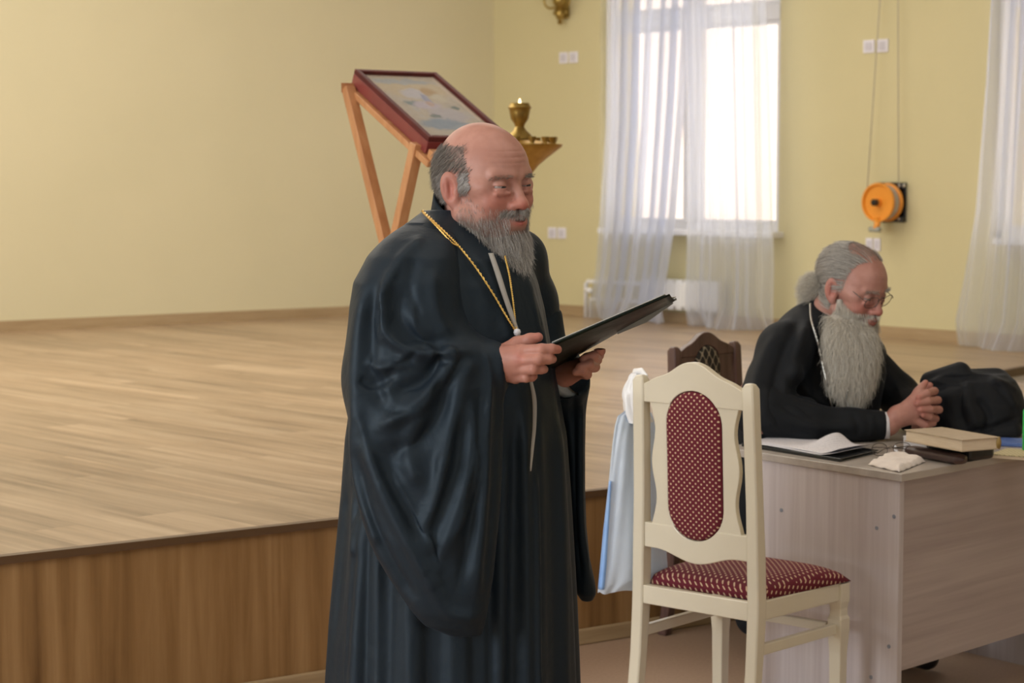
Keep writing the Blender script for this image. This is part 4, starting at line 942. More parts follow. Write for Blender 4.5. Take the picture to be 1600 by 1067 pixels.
twist([tuple(P(998, 660, 5.70)), tuple(P(992, 640, 5.70)), tuple(P(989, 615, 5.70)), tuple(P(994, 592, 5.70)), tuple(P(998, 583, 5.695))], (.033, .017), 'gathered_neck', M['bag_white'])
mb = MB(); hp = catmull([tuple(P(992, 600, 5.715)), tuple(P(996, 581, 5.71)), tuple(P(1006, 577, 5.66)), tuple(P(1020, 584, 5.62)), tuple(P(1022, 600, 5.60))], 20); 
mb.tube([P(990,596,5.72), P(994,583,5.71), P(1003,581,5.69), P(1011,588,5.66)], [.016,.016,.012,.006], 10, flat=.5); mb.build('handle', M['bag_white'], bag, world=True, smooth=True)
mb = MB()
def stripefn(a, b):
    rows = [(918, 935, 946), (880, 938.5, 950), (830, 943, 953), (790, 947.5, 955), (750, 952, 956)]
    t_ = b*(len(rows)-1); i = min(int(t_), len(rows)-2); k = t_-i; py = rows[i][0]*(1-k)+rows[i+1][0]*k; Lx = rows[i][1]*(1-k)+rows[i+1][1]*k; Rx = rows[i][2]*(1-k)+rows[i+1][2]*k
    q = math.pi*(1-a); return P((Lx+Rx)/2+(Rx-Lx)/2*math.cos(q)-1, py, 5.69) + Vector((0, -.006-.030*math.sin(q)*.8, 0))
mb.grid(10, 30, stripefn); sto = mb.build('blue_stripe', noisy('bag_blue', (.22,.42,.86), (.34,.55,.92), 12, .3), bag, world=True, smooth=True, fix=False); sto.modifiers.new('thick', 'SOLIDIFY').thickness = .001
# ------------------------------------------------------------------ people: shared head, skin, hands
def frame(center, yaw, pitch, roll, s):
    """4x4 from head space (x = the person's left, y = forward, z = up) to the world; yaw from the camera-facing direction to picture right"""
    Rz = Matrix.Rotation(yaw, 4, 'Z'); B = Matrix(((-1,0,0,0),(0,-1,0,0),(0,0,1,0),(0,0,0,1)))
    # facing the camera: forward = -Y, left = +X
    Bf = Matrix(((1,0,0,0),(0,-1,0,0),(0,0,1,0),(0,0,0,1)))     # mirrored helper, fixed below
    fwd = Vector((math.sin(yaw), -math.cos(yaw), 0)); left = Vector((math.cos(yaw), math.sin(yaw), 0))
    R = Matrix((left, fwd, up)).transposed().to_4x4()            # columns left, forward, up (left-handed)
    Rp = Matrix.Rotation(-pitch, 4, 'X'); Rr = Matrix.Rotation(roll, 4, 'Y')
    return Matrix.Translation(center) @ R @ Rp @ Rr @ Matrix.Scale(s, 4)
def xf(Mx, v):
    A_ = np.array(Mx)[:3]; return v @ A_[:, :3].T + A_[:, 3]
def head_field(p, mouth_open=.003, fat=0.0, neck=((0,-.035,-.06),(0,-.055,-.20)), eye=.0, brow=0.0):
    p = p.astype(np.float32); q = p.copy(); q[..., 0] = np.abs(q[..., 0])
    d = ell(q, (0,-.014,.036), (.077,.098,.088))
    d = smin(d, ell(q, (0,.036,.030), (.060,.056,.060)), .03)
    d = smin(d, ell(q, (0,.026,-.036), (.059+fat*.5,.062,.076)), .025)
    d = smin(d, cap(q, (.052+fat,.004,-.058), (.018,.058,-.100), .022+fat*.5), .025)
    d = smin(d, ell(q, (0,.062,-.100), (.026,.026,.022)), .02)
    d = smin(d, ell(q, (.040,.060,-.030), (.024,.022,.022)), .02)                      # cheek
    d = smin(d, ell(q, (.060,.028,.0), (.014,.040,.016)), .02)                         # cheekbone to temple
    d = smin(d, cap(q, neck[0], neck[1], .060+fat*.6, .066+fat), .03)
    d = smin(d, cap(q, (.010,.089,.020), (.047,.074,.024), .0085+brow, .007), .012)    # brow
    d = smax(d, -ell(q, (.034,.098,.001), (.021,.021,.0135)), .012)                    # socket
    d = smin(d, cap(q, (0,.085,.010), (0,.1025,-.031), .0075, .0112), .010)             # nose bridge
    d = smin(d, ell(q, (0,.1040,-.0365), (.0130,.0125,.0105)), .008)
    d = smin(d, ell(q, (.0145,.095,-.0395), (.0085,.0125,.0085)), .006)
    d = smax(d, -ell(q, (.0075,.103,-.0470), (.0042,.0060,.0040)), .003)               # nostril
    d = smax(d, -cap(q, (.019,.103,-.044), (.036,.086,-.068), .0016), .010)            # fold nose - mouth
    d = smin(d, ell(q, (0,.084,-.070), (.028,.018,.020)), .012)                        # muzzle
    d = smin(d, cap(q, (0,.1005,-.060), (.023,.086,-.0655), .0044, .0025), .005)
    d = smin(d, cap(q, (0,.0985,-.0720), (.021,.086,-.0690), .0056, .003), .005)
    d = smax(d, -cap(q, (0,.103,-.0658), (.019,.090,-.0672), mouth_open, .0012), .003)
    # eyelids around a ball
    e = np.array((.0335,.0765,.001), np.float32); r = np.sqrt(((q-e)**2).sum(-1))
    zz = q[..., 2]-e[2]; fy = q[..., 1]-e[1]
    lid_u = np.maximum(r-.0150, (.0026-eye)+.10*(q[..., 0]-e[0]) - zz); lid_l = np.maximum(r-.0146, zz+.0034)
    d = smin(d, np.minimum(lid_u, lid_l), .0035)
    d = smin(d, cap(q, (.022,.091,-.0125), (.046,.082,-.0135), .0035), .008)           # bag under the eye
    # ear
    ce, se = math.cos(.42), math.sin(.42); ear_c = np.array((.0765,-.016,-.006), np.float32)
    w = (q-ear_c)/1.12; ex = w[..., 0]*ce+w[..., 1]*se; ey = -w[..., 0]*se+w[..., 1]*ce; ez = w[..., 2]
    ey2 = ey+.12*ez; E = np.stack([ex, ey2, ez], -1)
    o = ell(E, (.006,0,.002), (.0085,.0185,.031)); o = smax(o, -ell(E, (.016,.001,.002), (.0095,.0115,.021)), .004)
    o = smin(o, ell(E, (.004,.004,-.026), (.006,.009,.010)), .006); o = smin(o, ell(E, (.007,.010,-.004), (.004,.005,.007)), .004)
    o = smin(o, cap(E, (.009,-.004,.015), (.008,-.006,-.010), .0028), .004)
    d = smin(d, o*1.05, .006)
    # forehead furrows
    z = q[..., 2]; fr = (q[..., 1] > .05)*np.exp(-((q[..., 0])/.045)**2)
    for zc in (.045, .056, .068): d = d + .0009*np.exp(-((z-zc-.05*q[..., 0]**2*8)/.0018)**2)*fr
    return d
def skin_material(name, base, red=1.0):
    m = newmat(name, base, .48, spec=.35); at = nd(m, 'ShaderNodeAttribute', attribute_name='Col'); mp = mapping(m, (1,1,1))
    n = nd(m, 'ShaderNodeTexNoise', Scale=120.0, Detail=4.0); lk(m, mp, 'Vector', n, 'Vector')
    n2 = nd(m, 'ShaderNodeTexNoise', Scale=28.0, Detail=3.0); lk(m, mp, 'Vector', n2, 'Vector')
    r = ramp(m, [(.35, (.92,.88,.86)), (.65, (1.06,1.08,1.08))]); lk(m, n2, 'Fac', r, 'Fac')
    mx = nd(m, 'ShaderNodeMixRGB', blend_type='MULTIPLY'); mx.inputs['Fac'].default_value = 1; lk(m, at, 'Color', mx, 1); lk(m, r, 'Color', mx, 2)
    lk(m, mx, 'Color', bsdf(m), 'Base Color'); b = nd(m, 'ShaderNodeBump', Strength=.18, Distance=.0015); lk(m, n, 'Fac', b, 'Height'); lk(m, b, 'Normal', bsdf(m), 'Normal')
    bsdf(m).inputs['Subsurface Weight'].default_value = .12; bsdf(m).inputs['Subsurface Radius'].default_value = (.9,.35,.2); bsdf(m).inputs['Subsurface Scale'].default_value = .006
    return m
def g3(q, c, r): return np.exp(-(((q-np.array(c))/np.array(r))**2).sum(-1))
def head_colors(q, base, beard_c, stub=1.0, lip=1.3):
    """skin colour by place on the head (head space)"""
    q = q.copy(); q[:, 0] = np.abs(q[:, 0]); C = np.tile(np.array(base, float), (len(q), 1))
    def mixc(w, c):
        nonlocal C
        w = np.clip(w, 0, 1)[:, None]; C = C*(1-w)+np.array(c)*w
    red = np.array(base)*(1.08,.62,.60)
    mixc(.55*g3(q, (.042,.075,-.03), (.026,.04,.024)), red); mixc(.75*g3(q, (0,.115,-.042), (.02,.03,.018)), red)
    mixc(.7*g3(q, (.082,-.016,-.006), (.016,.024,.034)), red)
    mixc(.35*g3(q, (0,.02,.12), (.07,.09,.05)), np.array(base)*(1.08,.95,.9))
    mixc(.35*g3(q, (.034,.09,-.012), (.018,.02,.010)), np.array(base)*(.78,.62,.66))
    mixc(lip*g3(q, (0,.100,-.060), (.024,.014,.0042)), (base[0]*.95, base[1]*.42, base[2]*.45))
    mixc(lip*g3(q, (0,.100,-.0725), (.022,.014,.0056)), (base[0]*1.0, base[1]*.44, base[2]*.46))
    mixc(1.0*g3(q, (0,.094,-.0664), (.018,.012,.0022)), (.05,.012,.012))  # dark line between the lips
    if stub:
        w = np.clip((-.052-q[:, 2]+.25*np.clip(.03-q[:, 1], 0, .1))/.02, 0, 1)*np.clip((q[:, 1]+.005)/.02, 0, 1)*(1-1.2*g3(q, (0,.1,-.075), (.028,.03,.011)))
        mixc(.55*stub*w, beard_c)
    return C
def paint(me, C):
    a = me.color_attributes.new('Col', 'FLOAT_COLOR', 'POINT'); a.data.foreach_set('color', np.concatenate([C, np.ones((len(C), 1))], 1).astype(np.float32).ravel())
def union(objs):
    """boolean union of temporary meshes -> one continuous mesh"""
    base = objs[0]
    for o in objs[1:]:
        b = base.modifiers.new('u', 'BOOLEAN'); b.operation = 'UNION'; b.object = o; b.solver = 'EXACT'
        dg = bpy.context.evaluated_depsgraph_get(); me = bpy.data.meshes.new_from_object(base.evaluated_get(dg)); base.modifiers.clear(); old = base.data; base.data = me
        bpy.data.objects.remove(o)
    return base
def tmpobj(v, f): return link('tmp', np_mesh('tmp', v, f))
def coords(me): a = np.empty(len(me.vertices)*3, np.float32); me.vertices.foreach_get('co', a); return a.reshape(-1, 3).astype(float)
M['eye_white'] = newmat('eye_white', (.27,.215,.20), .3); M['iris'] = newmat('iris', (.05,.05,.055), .08)
def eyeballs(Mx, look=(0, 1, -.25), parent=None):
    for s in (-1, 1):
        c = Vector((s*.0335, .0765, .001)); d = Vector(look).normalized()
        rot = Vector((0,0,1)).rotation_difference(d).to_matrix().to_4x4()
        T = Mx @ Matrix.Translation(c) @ rot
        mb = MB(); r = .0132; ths = np.linspace(0, math.pi, 22); mb.lathe([(r*math.sin(t), r*math.cos(t)) for t in ths][::-1], (0,0,0), 24)
        mb.v = [tuple(T @ Vector(q)) for q in mb.v]
        o = mb.build('eye', [M['eye_white'], M['iris']], parent, world=True, smooth=True)
        Ti = T.inverted(); mi = [1 if (Ti @ (o.data.vertices[p.vertices[0]].co)).z > r*.80 and (Ti @ (o.data.vertices[p.vertices[2]].co)).z > r*.80 else 0 for p in o.data.polygons]
        o.data.polygons.foreach_set('material_index', mi)
def hair_material(name, c1, c2, rough=.55):
    m = newmat(name, c1, rough, spec=.4)
    hi = nd(m, 'ShaderNodeHairInfo'); r = ramp(m, [(0, c1), (1, c2)]); r.color_ramp.interpolation = 'LINEAR'; lk(m, hi, 'Random', r, 'Fac'); lk(m, r, 'Color', bsdf(m), 'Base Color'); return m
def cloth(name, c, rough, sheen=.25, spec=.4, weave=500, tint=(.5,.6,.8), bump=.06):
    m = newmat(name, c, rough, spec=spec, sheen=sheen); bsdf(m).inputs['Sheen Tint'].default_value = (*tint, 1); bsdf(m).inputs['Sheen Roughness'].default_value = .4
    mp = mapping(m, (1,1,1)); n = nd(m, 'ShaderNodeTexNoise', Scale=weave, Detail=2.0); lk(m, mp, 'Vector', n, 'Vector'); n2 = nd(m, 'ShaderNodeTexNoise', Scale=9.0, Detail=5.0, Distortion=.6); lk(m, mp, 'Vector', n2, 'Vector')
    b = nd(m, 'ShaderNodeBump', Strength=bump, Distance=.001); lk(m, n, 'Fac', b, 'Height'); b2 = nd(m, 'ShaderNodeBump', Strength=.22, Distance=.02); lk(m, n2, 'Fac', b2, 'Height'); lk(m, b, 'Normal', b2, 'Normal'); lk(m, b2, 'Normal', bsdf(m), 'Normal'); return m
def main_piece(v, f):
    lab = np.arange(len(v))
    while True:
        m = lab[f].min(1); new = lab.copy()
        for i in range(4): np.minimum.at(new, f[:, i], m)
        new = new[new]; new = new[new]
        if (new == lab).all(): break
        lab = new
    keep = lab == np.bincount(lab).argmax(); idx = np.cumsum(keep)-1; fk = keep[f[:, 0]]
    return v[keep], idx[f[fk]]
def sdf_obj(name, fn, lo, hi, h, mat, parent, S=None, it=1):
    v, f = nets(fn, lo, hi, h); v = v.astype(float); v, f = main_piece(v, f)
    if it: v = relax(v, f, it)
    if S: v = strokes(v, f, S); v = relax(v, f, 1, .35)
    o = link(name, np_mesh(name, v, f), mat, parent, world=True); return o, v, f
def raycast_front(v, f, pts):
    """for picture points, nearest mesh vertex seen there (min depth among close ones)"""
    X, Y = proj(v); out = []
    for px, py in pts:
        d = np.hypot(X-px, Y-py); k = np.argsort(d)[:60]; k = k[d[k] < d[k[0]]+6]; j = k[np.argmin(v[k, 1])]; q = P(px, py, v[j, 1]); out.append(q)
    return out
# ================================================================== the standing priest
SK1 = (.44,.225,.18)
skin1 = skin_material('skin_ruddy', SK1)
HM = frame(P(759, 289, 4.42), math.radians(43), math.radians(1), math.radians(-3), 1.08)
HMi = np.array(HM.inverted())
hv, hf = nets(lambda p: head_field(p, mouth_open=.0055, fat=.008, eye=.0026, neck=((0,-.03,-.06),(0,-.05,-.215))), (-.11,-.13,-.235), (.11,.135,.14), .0019)
hv = xf(HM, hv.astype(float))
hf = hf[:, ::-1]         # head space is mirrored
# hands measured on the photo: (px, py, depth)
def H3(*a): return [tuple(P(*q)) for q in a]
def near_hand(p):
    W = P(772, 566, 4.235); 
    d = cap(p, P(740, 560, 4.26), W, .036, .033)
    for (q, r) in (((815,549,4.195),.0155), ((812,562,4.19),.0165), ((809,576,4.20),.0160), ((805,589,4.215),.0145)):
        d = smin(d, cap(p, P(782, 566+(q[1]-566)*.55, 4.22), P(*q), .021, r), .014)
    def fin(pts, rs):
        nonlocal d; d = smin(d, chain(p, H3(*pts), rs, .003), .0045)
    fin([(815,549,4.195),(846,545.5,4.168),(862,545,4.172),(871,546,4.182)], [.0135,.0115,.0105,.0092])
    fin([(812,563,4.19),(842,562,4.160),(857,561,4.170),(863,561,4.185)], [.0135,.0115,.0105,.0092])
    fin([(809,577,4.20),(834,577,4.168),(846,576.5,4.176),(850,577,4.19)], [.0130,.0112,.0102,.0090])
    fin([(805,589,4.215),(822,590,4.188),(831,589,4.194),(834,588,4.205)], [.0115,.0100,.0092,.0082])
    d = smin(d, chain(p, H3((788,553,4.235),(808,537,4.235),(828,530,4.225),(841,527,4.222)), [.022,.0150,.0120,.0100], .006), .008)
    return d
def far_hand(p):
    W = P(872, 590, 4.50)
    d = cap(p, P(862, 595, 4.515), W, .027, .029)
    for (q, r) in (((913,566,4.455),.0145), ((911,574,4.44),.0150), ((905,582,4.43),.0140)):
        d = smin(d, cap(p, P(884, 585, 4.475), P(*q), .022, r), .014)
    def fin(pts, rs):
        nonlocal d; d = smin(d, chain(p, H3(*pts), rs, .003), .004)
    fin([(913,567,4.455),(932,562,4.43),(928,556,4.395),(912,561,4.385)], [.0135,.0120,.0110,.0095])
    fin([(911,575,4.44),(929,573,4.415),(921,569,4.380),(906,573,4.375)], [.0135,.0118,.0108,.0092])
    fin([(905,583,4.43),(917,585,4.405),(910,580,4.378),(899,581,4.375)], [.0125,.0108,.0098,.0085])
    fin([(917,560,4.47),(935,555,4.46),(938,548,4.44),(934,544,4.425)], [.0130,.0118,.0112,.0095])   # index finger over the edge
    return d
nhv, nhf = nets(near_hand, tuple(P(738, 612, 4.14)), tuple(P(884, 512, 4.33)), .0019)
fhv, fhf = nets(far_hand, tuple(P(838, 622, 4.33)), tuple(P(952, 534, 4.62)), .0021)
# body under the robe (never seen, but it is there): legs, trunk, arms down to the wrists
FEET = P(745, 1400, 4.45); FEET.z = 0
yw = math.radians(57); FW = Vector((math.sin(yw), -math.cos(yw), 0)); LT = Vector((math.cos(yw), math.sin(yw), 0))
ctr = P(722, 600, 4.50); ctr.z = 0
def bodyp(f, l, z): return tuple(ctr + FW*f + LT*l + up*z)
neckb = HM @ Vector((0,-.05,-.205))
elbR, elbL = P(612, 590, 4.30), P(835, 620, 4.66)
def body_field(p):
    d = chain(p, [tuple(neckb), bodyp(-.01,0,1.34), bodyp(.03,0,1.12), bodyp(0,0,.92)], [.062,.12,.145,.135], .05)
    for s in (-1, 1):
        d = smin(d, cap(p, bodyp(0,0,1.33), bodyp(-.02,s*.17,1.34), .09, .075), .05)
        d = smin(d, chain(p, [bodyp(0,s*.09,.88), bodyp(.03,s*.10,.48), bodyp(-.01,s*.10,.09)], [.11,.07,.045], .04), .05)
        d = smin(d, cap(p, bodyp(-.03,s*.10,.045), bodyp(.14,s*.12,.035), .042, .034), .03)
    d = smin(d, chain(p, [bodyp(-.02,-.18,1.34), tuple(elbR), tuple(P(758,564,4.248))], [.07,.052,.030], .02), .03)
    d = smin(d, chain(p, [bodyp(-.02,.18,1.34), tuple(elbL), tuple(P(864,594,4.515))], [.07,.052,.028], .02), .03)
    return d
bv, bf = nets(body_field, (-.50,4.05,-.02), (.30,4.98,1.50), .012)
body = union([tmpobj(bv.astype(float), bf), tmpobj(hv, hf), tmpobj(nhv.astype(float), nhf), tmpobj(fhv.astype(float), fhf)])
def side_hair_(l):
    a = np.abs(l[:, 0]); y = l[:, 1]; z = l[:, 2]
    m = (z < .080-.10*np.clip(y, 0, .1)) & (z > -.022-.15*(y+.05)) & (y < .030-.40*np.clip(z-.03, 0, .06))
    return m & ~((np.abs(y+.014) < .026) & (np.abs(z+.004) < .040) & (a > .064)) & ~((z < -.004) & (y > -.036)) & ((a > .035) | (y < -.07))
body.name = 'person'; me = body.data; me.name = 'person'
co = coords(me); q = xf(Matrix(HMi.tolist()), co)
C = head_colors(q, SK1, (.16,.13,.12), 1.0, .8)
far_ = (np.abs(q[:, 0]) > .13) | (q[:, 2] < -.24) | (np.abs(q[:, 1]) > .16)
C[far_] = SK1
hm_ = side_hair_(q) & ~far_; C[hm_] = C[hm_]*.35+np.array((.15,.135,.125))*.65
hx, hy = proj(co); C = np.where((far_ & (hy > 500))[:, None], np.array(SK1)*(1.02,.93,.90), C)
# finger tips and knuckles a little redder
for tip in ((871,546,4.18),(863,561,4.185),(850,577,4.19),(834,588,4.2),(841,527,4.22),(812,560,4.18),(934,546,4.43)):
    w = np.exp(-(np.linalg.norm(co-np.array(P(*tip)), axis=1)/.014)**2)[:, None]*.5; C = C*(1-w)+np.array(SK1)*(1.05,.62,.62)*w
me.materials.clear(); me.materials.append(skin1); paint(me, C); me.polygons.foreach_set('use_smooth', [True]*len(me.polygons))
priest = tag(body, 'balding man with short grey beard standing in black robe, reading from a black folder', 'person')
eyeballs(HM, (.15, 1, -.42), priest)
# fingernails of the near hand
nail = newmat('nail', (.62,.36,.29), .25)
# ---------------------------------------------------------------- robe
silk = cloth('black_silk', (.0075,.0130,.0205), .55, sheen=.05, spec=.34)
bsdf(silk).inputs['Specular Tint'].default_value = (.70,.86,1,1)
silk2 = cloth('black_cassock', (.007,.012,.017), .65, sheen=.05, spec=.25)
bsdf(silk2).inputs['Specular Tint'].default_value = (.70,.86,1,1)
def robe_field(p):
    d = loft(p, [(329,662,735,4.44,.05),(345,640,772,4.46,.095),(374,612,806,4.47,.14),(402,604,826,4.47,.18),(440,585,840,4.47,.21),(480,575,850,4.47,.22),(540,565,860,4.47,.235),(600,552,870,4.47,.245),(680,541,884,4.47,.25),
                 (767,535,890,4.47,.25),(880,525,896,4.47,.26),(960,518,900,4.47,.265),(1067,511,904,4.47,.27),(1250,500,916,4.47,.285),(1395,492,926,4.47,.30)], pw=2.15, wob=.020, nf=13, ph=.7)
    sh = chain(p, [tuple(P(738,402,4.50)), tuple(P(672,412,4.36)), tuple(P(640,436,4.33))], [.060,.082,.090], .03)
    sh2 = chain(p, [tuple(P(752,400,4.50)), tuple(P(808,405,4.62)), tuple(P(828,470,4.66)), tuple(P(848,560,4.66))], [.06,.062,.058,.060], .03)
    d = smin(d, sh, .05); d = smin(d, sh2, .04)
    return d
RS = [ ([(836,738),(839,860),(842,1250)], 2.2, .005),  # px strokes on the trunk
 ([(842,650),(846,800),(850,1250)], 5, .006), ([(857,650),(866,860),(872,1250)], 6, -.006), ([(874,660),(880,860),(888,1250)], 5, .006),
 ([(792,700),(786,860),(778,1250)], 7, .008), ([(806,640),(802,860),(800,1250)], 6, -.008), ([(818,640),(822,860),(826,1250)], 5, .007),
 ([(560,800),(548,980),(540,1250)], 6, .008), ([(575,800),(570,980),(566,1250)], 6, -.009), ([(592,800),(592,980),(588,1250)], 7, .008), ([(612,830),(606,1000),(602,1250)], 8, -.008),
 ([(636,880),(640,1020),(640,1250)], 9, .008), ([(668,890),(672,1250)], 9, -.010), ([(704,900),(706,1250)], 9, .008), ([(740,900),(744,1250)], 8, -.009), ([(762,700),(766,880),(768,1250)], 6, -.008),
 ([(545,760),(538,860),(526,1000)], 4, -.006), ([(556,760),(552,860),(560,800)], 4, .007),
 ([(700,350),(745,420),(790,500)], 5, -.004), ([(740,395),(770,450),(800,540)], 6, .004), ([(690,400),(720,470),(735,540)], 9, .004),([(645,355),(660,440),(668,520)], 8, -.005),
 ([(822,430),(842,500),(856,560)], 4, .006), ([(838,450),(852,520)], 3, -.004)]
robe, rv, rf = sdf_obj('robe', robe_field, (-.56,4.10,.005), (.34,4.90,1.56), .0055, silk, priest, RS, 1)
def sleeve_field(p):
    d = loft(p, [(350,640,700,4.36,.02),(372,610,715,4.34,.07),(400,578,716,4.32,.10),(440,553,722,4.305,.115),(480,547,728,4.295,.12),(520,545,742,4.29,.12),(545,545,768,4.285,.12),(570,545,784,4.28,.115),(600,544,786,4.255,.11),
                 (650,545,787,4.24,.10),(700,547,786,4.225,.09),(750,554,784,4.21,.085),(800,563,781,4.20,.080),(840,575,777,4.19,.075),(870,589,774,4.185,.070),(900,607,771,4.18,.065),(930,627,766,4.175,.058),(955,644,762,4.17,.050),(975,662,758,4.17,.040),(992,702,753,4.17,.022)], pw=2.5)
    arm = chain(p, [tuple(P(648,428,4.33)), tuple(P(612,590,4.28)), tuple(P(700,575,4.245)), tuple(P(768,566,4.235))], [.085,.082,.062,.044], .04)
    d = smin(d, arm, .05)
    # open cuff: hollow around the wrist on the hand's side
    d = smax(d, -cap(p, P(800,568,4.235), P(772,568,4.24), .041, .036), .006)
    return d
NS = [ # folds of the near sleeve read from the photo
 ([(612,420),(598,470),(604,520),(640,548),(690,553),(740,548)], 6, .015), ([(628,440),(625,500),(655,530),(700,536)], 8, -.012),
 ([(575,440),(560,520),(556,600),(566,690)], 8, .010), ([(588,450),(578,530),(584,600),(600,640)], 8, -.012),
 ([(690,552),(675,580),(650,600),(610,612)], 9, -.016), ([(705,555),(692,590),(668,622),(630,648),(592,668)], 8, .017),
 ([(700,575),(690,640),(650,690),(600,715)], 11, -.014), ([(740,560),(720,600),(706,680),(690,760)], 9, .010),
 ([(565,680),(600,770),(640,850),(680,920)], 9, .014), ([(552,700),(576,800),(612,880),(650,940)], 6, -.009), ([(590,690),(640,790),(676,850),(700,900)], 11, -.015),
 ([(700,690),(690,760),(672,820),(664,870)], 10, .013), ([(745,620),(740,720),(716,800),(694,860),(690,900)], 10, .013), ([(726,640),(712,730),(690,800),(672,840)], 8, -.011),
 ([(764,590),(762,700),(752,820),(742,940)], 7, .009), ([(776,600),(774,700),(768,820),(757,930)], 4, -.007), ([(752,600),(750,700),(736,820),(716,930)], 7, -.010),
 ([(664,900),(700,955),(748,968)], 7, .007), ([(640,560),(600,575),(570,560)], 7, .010), ([(620,580),(585,600),(560,590)], 7, -.010),
 ([(548,620),(556,740),(580,820),(592,850)], 5, .008), ([(662,372),(630,400),(606,440)], 6, .007), ([(650,400),(640,450),(655,500)], 6, -.007), ([(675,420),(680,480),(700,530)], 7, .007),
 ([(640,540),(662,541),(676,551),(668,566)], 3, .007), ([(690,546),(704,545),(712,556),(700,580),(686,610)], 3, .006), ([(650,549),(640,562),(612,572)], 3, -.006), ([(758,548),(766,590),(764,650)], 2.5, .004), ([(600,640),(640,640),(672,618),(690,590)], 3, -.006), ([(556,640),(590,740),(640,830)], 3.5, .003), ([(640,820),(672,880),(700,940)], 4, .003), ([(748,690),(738,770),(706,850)], 3, .005), ([(600,440),(590,500),(598,540)], 3, .005), ([(645,470),(650,510),(668,534)], 3, .005), ([(782,545),(785,600),(786,680)], 3.5, .004), ([(660,640),(640,700),(655,760)], 9, .010), ([(610,730),(660,820),(690,900)], 6, .009)]
sl_o, slv, slf = sdf_obj('sleeve', sleeve_field, (-.43,4.03,.58), (.01,4.47,1.50), .0048, silk, robe, NS, 1)
def fsleeve(p):
    d = loft(p, [(556,852,902,4.60,.05),(580,862,912,4.59,.065),(600,868,916,4.58,.07),(700,884,914,4.58,.07),(760,886,914,4.58,.07),(820,890,916,4.58,.07),(870,893,921,4.58,.065),(905,896,929,4.58,.055),(925,900,932,4.58,.04),(938,908,926,4.58,.02)], pw=2.6)
    d = smin(d, chain(p, [tuple(P(842,500,4.66)), tuple(P(850,600,4.62)), tuple(P(884,590,4.495))], [.055,.064,.050], .03), .05)
    return smax(d, -cap(p, P(935,590,4.41), P(909,590,4.452), .038, .036), .005)
FS = [([(896,610),(898,700),(900,820),(908,920)], 3.5, -.009), ([(907,610),(906,700),(908,820),(920,910)], 3, .008)]
sdf_obj('sleeve', fsleeve, tuple(P(830,960,4.46)), tuple(P(950,480,4.76)), .0048, silk2, robe, FS, 1)
# pale inner cuff at the far wrist
mb = MB(); ax = (P(885,588,4.475)-P(862,596,4.53)).normalized(); c0 = P(889,592,4.49)
mb.tube([c0-ax*.03, c0+ax*.004, c0+ax*.006], [.043,.040,.036], 20); mb.build('cuff', newmat('cuff_grey', (.30,.31,.30), .7), priest, world=True, smooth=True)
# stand-up collar
def collar_fn(a, b):
    q = 2*math.pi*a; n0 = HM @ Vector((0,-.038,-.050)); n1 = HM @ Vector((0,-.034,-.150)); R0, R1 = .081, .104
    c = n0.lerp(n1, 1-b); r = R1+(R0-R1)*b
    x = math.sin(q)*r*1.0; y = -math.cos(q)*r*1.02
    ex = HM.to_3x3() @ Vector((1,0,0)); ey = HM.to_3x3() @ Vector((0,1,0)); ex.normalize(); ey.normalize()
    lift = .048*math.cos(q)     # higher at the nape
    return c + ex*x + ey*y + up*lift
mb = MB(); mb.grid(64, 14, collar_fn, wrap=True); co_ = mb.build('collar', silk2, robe, world=True, smooth=True, fix=False); sd_ = co_.modifiers.new('t', 'SOLIDIFY'); sd_.thickness = .006
# pale placket edge
trim = newmat('placket_grey', (.36,.34,.31), .7)
allv = np.concatenate([rv, slv]); 
def ribbon(pts, w, name, mat, parent, off=.004, vv=rv, n=40):
    K = [tuple((*a, 0)) for a in pts]; C_ = catmull(K, n); S3 = raycast_front(vv, None, [(c[0], c[1]) for c in C_])
    dep = np.array([s.y for s in S3]); k = np.ones(7)/7; dep = np.convolve(np.pad(dep, 3, 'edge'), k, 'valid')
    W_ = np.interp(np.linspace(0, 1, n), np.linspace(0, 1, len(w)), w); v = []
    for c, d_, ww in zip(C_, dep, W_):
        for s in (-1, 1): v.append(P(c[0]+s*ww/2, c[1], d_-off))
    mb = MB(); mb.add(v, [(2*i, 2*i+1, 2*i+3, 2*i+2) for i in range(n-1)]); o = mb.build(name, mat, parent, world=True, smooth=True, fix=False)
    s_ = o.modifiers.new('t', 'SOLIDIFY'); s_.thickness = .003; return o
ribbon([(767,396),(777,425),(789,462),(802,500),(812,530)], (8,9,8,7), 'placket_edge', trim, robe, .006)
ribbon([(829,592),(835,625),(835,665),(832,700),(829,736)], (5,7,6,5,2.5), 'placket_edge', trim, robe, .006)
# gold chain as two strands of twisted links, and the pendant
def chainline(pts, r, name, mat, parent, off=.006, vv=rv, n=120, links=True, up_=None):
    K = [tuple((*a, 0)) for a in pts]; C_ = catmull(K, n); S3 = raycast_front(vv, None, [(c[0], c[1]) for c in C_]); dep = np.array([s.y for s in S3]); k = np.ones(9)/9; dep = np.convolve(np.pad(dep, 4, 'edge'), k, 'valid')
    pp = [P(c[0], c[1], d_-off) for c, d_ in zip(C_, dep)]; mb = MB()
    for ph in (0, math.pi):
        mb.tube([p+Vector((math.cos(i*1.1+ph)*r*.55, 0, math.sin(i*1.1+ph)*r*.55)) for i, p in enumerate(pp)], r*.62, 6)
    return mb.build(name, mat, parent, world=True, smooth=True)
tagc = chainline([(660,329),(680,348),(704,371),(720,388),(745,420),(770,458),(790,492),(806,518)], .0026, 'chain', M['gold'], priest, .007)
chainline([(661,332),(682,353),(704,377),(716,384)], .0020, 'chain', M['gold'], priest, .008, n=50)
chainline([(789,400),(796,430),(801,465),(805,500),(808,518)], .0024, 'chain', M['gold'], priest, .010)
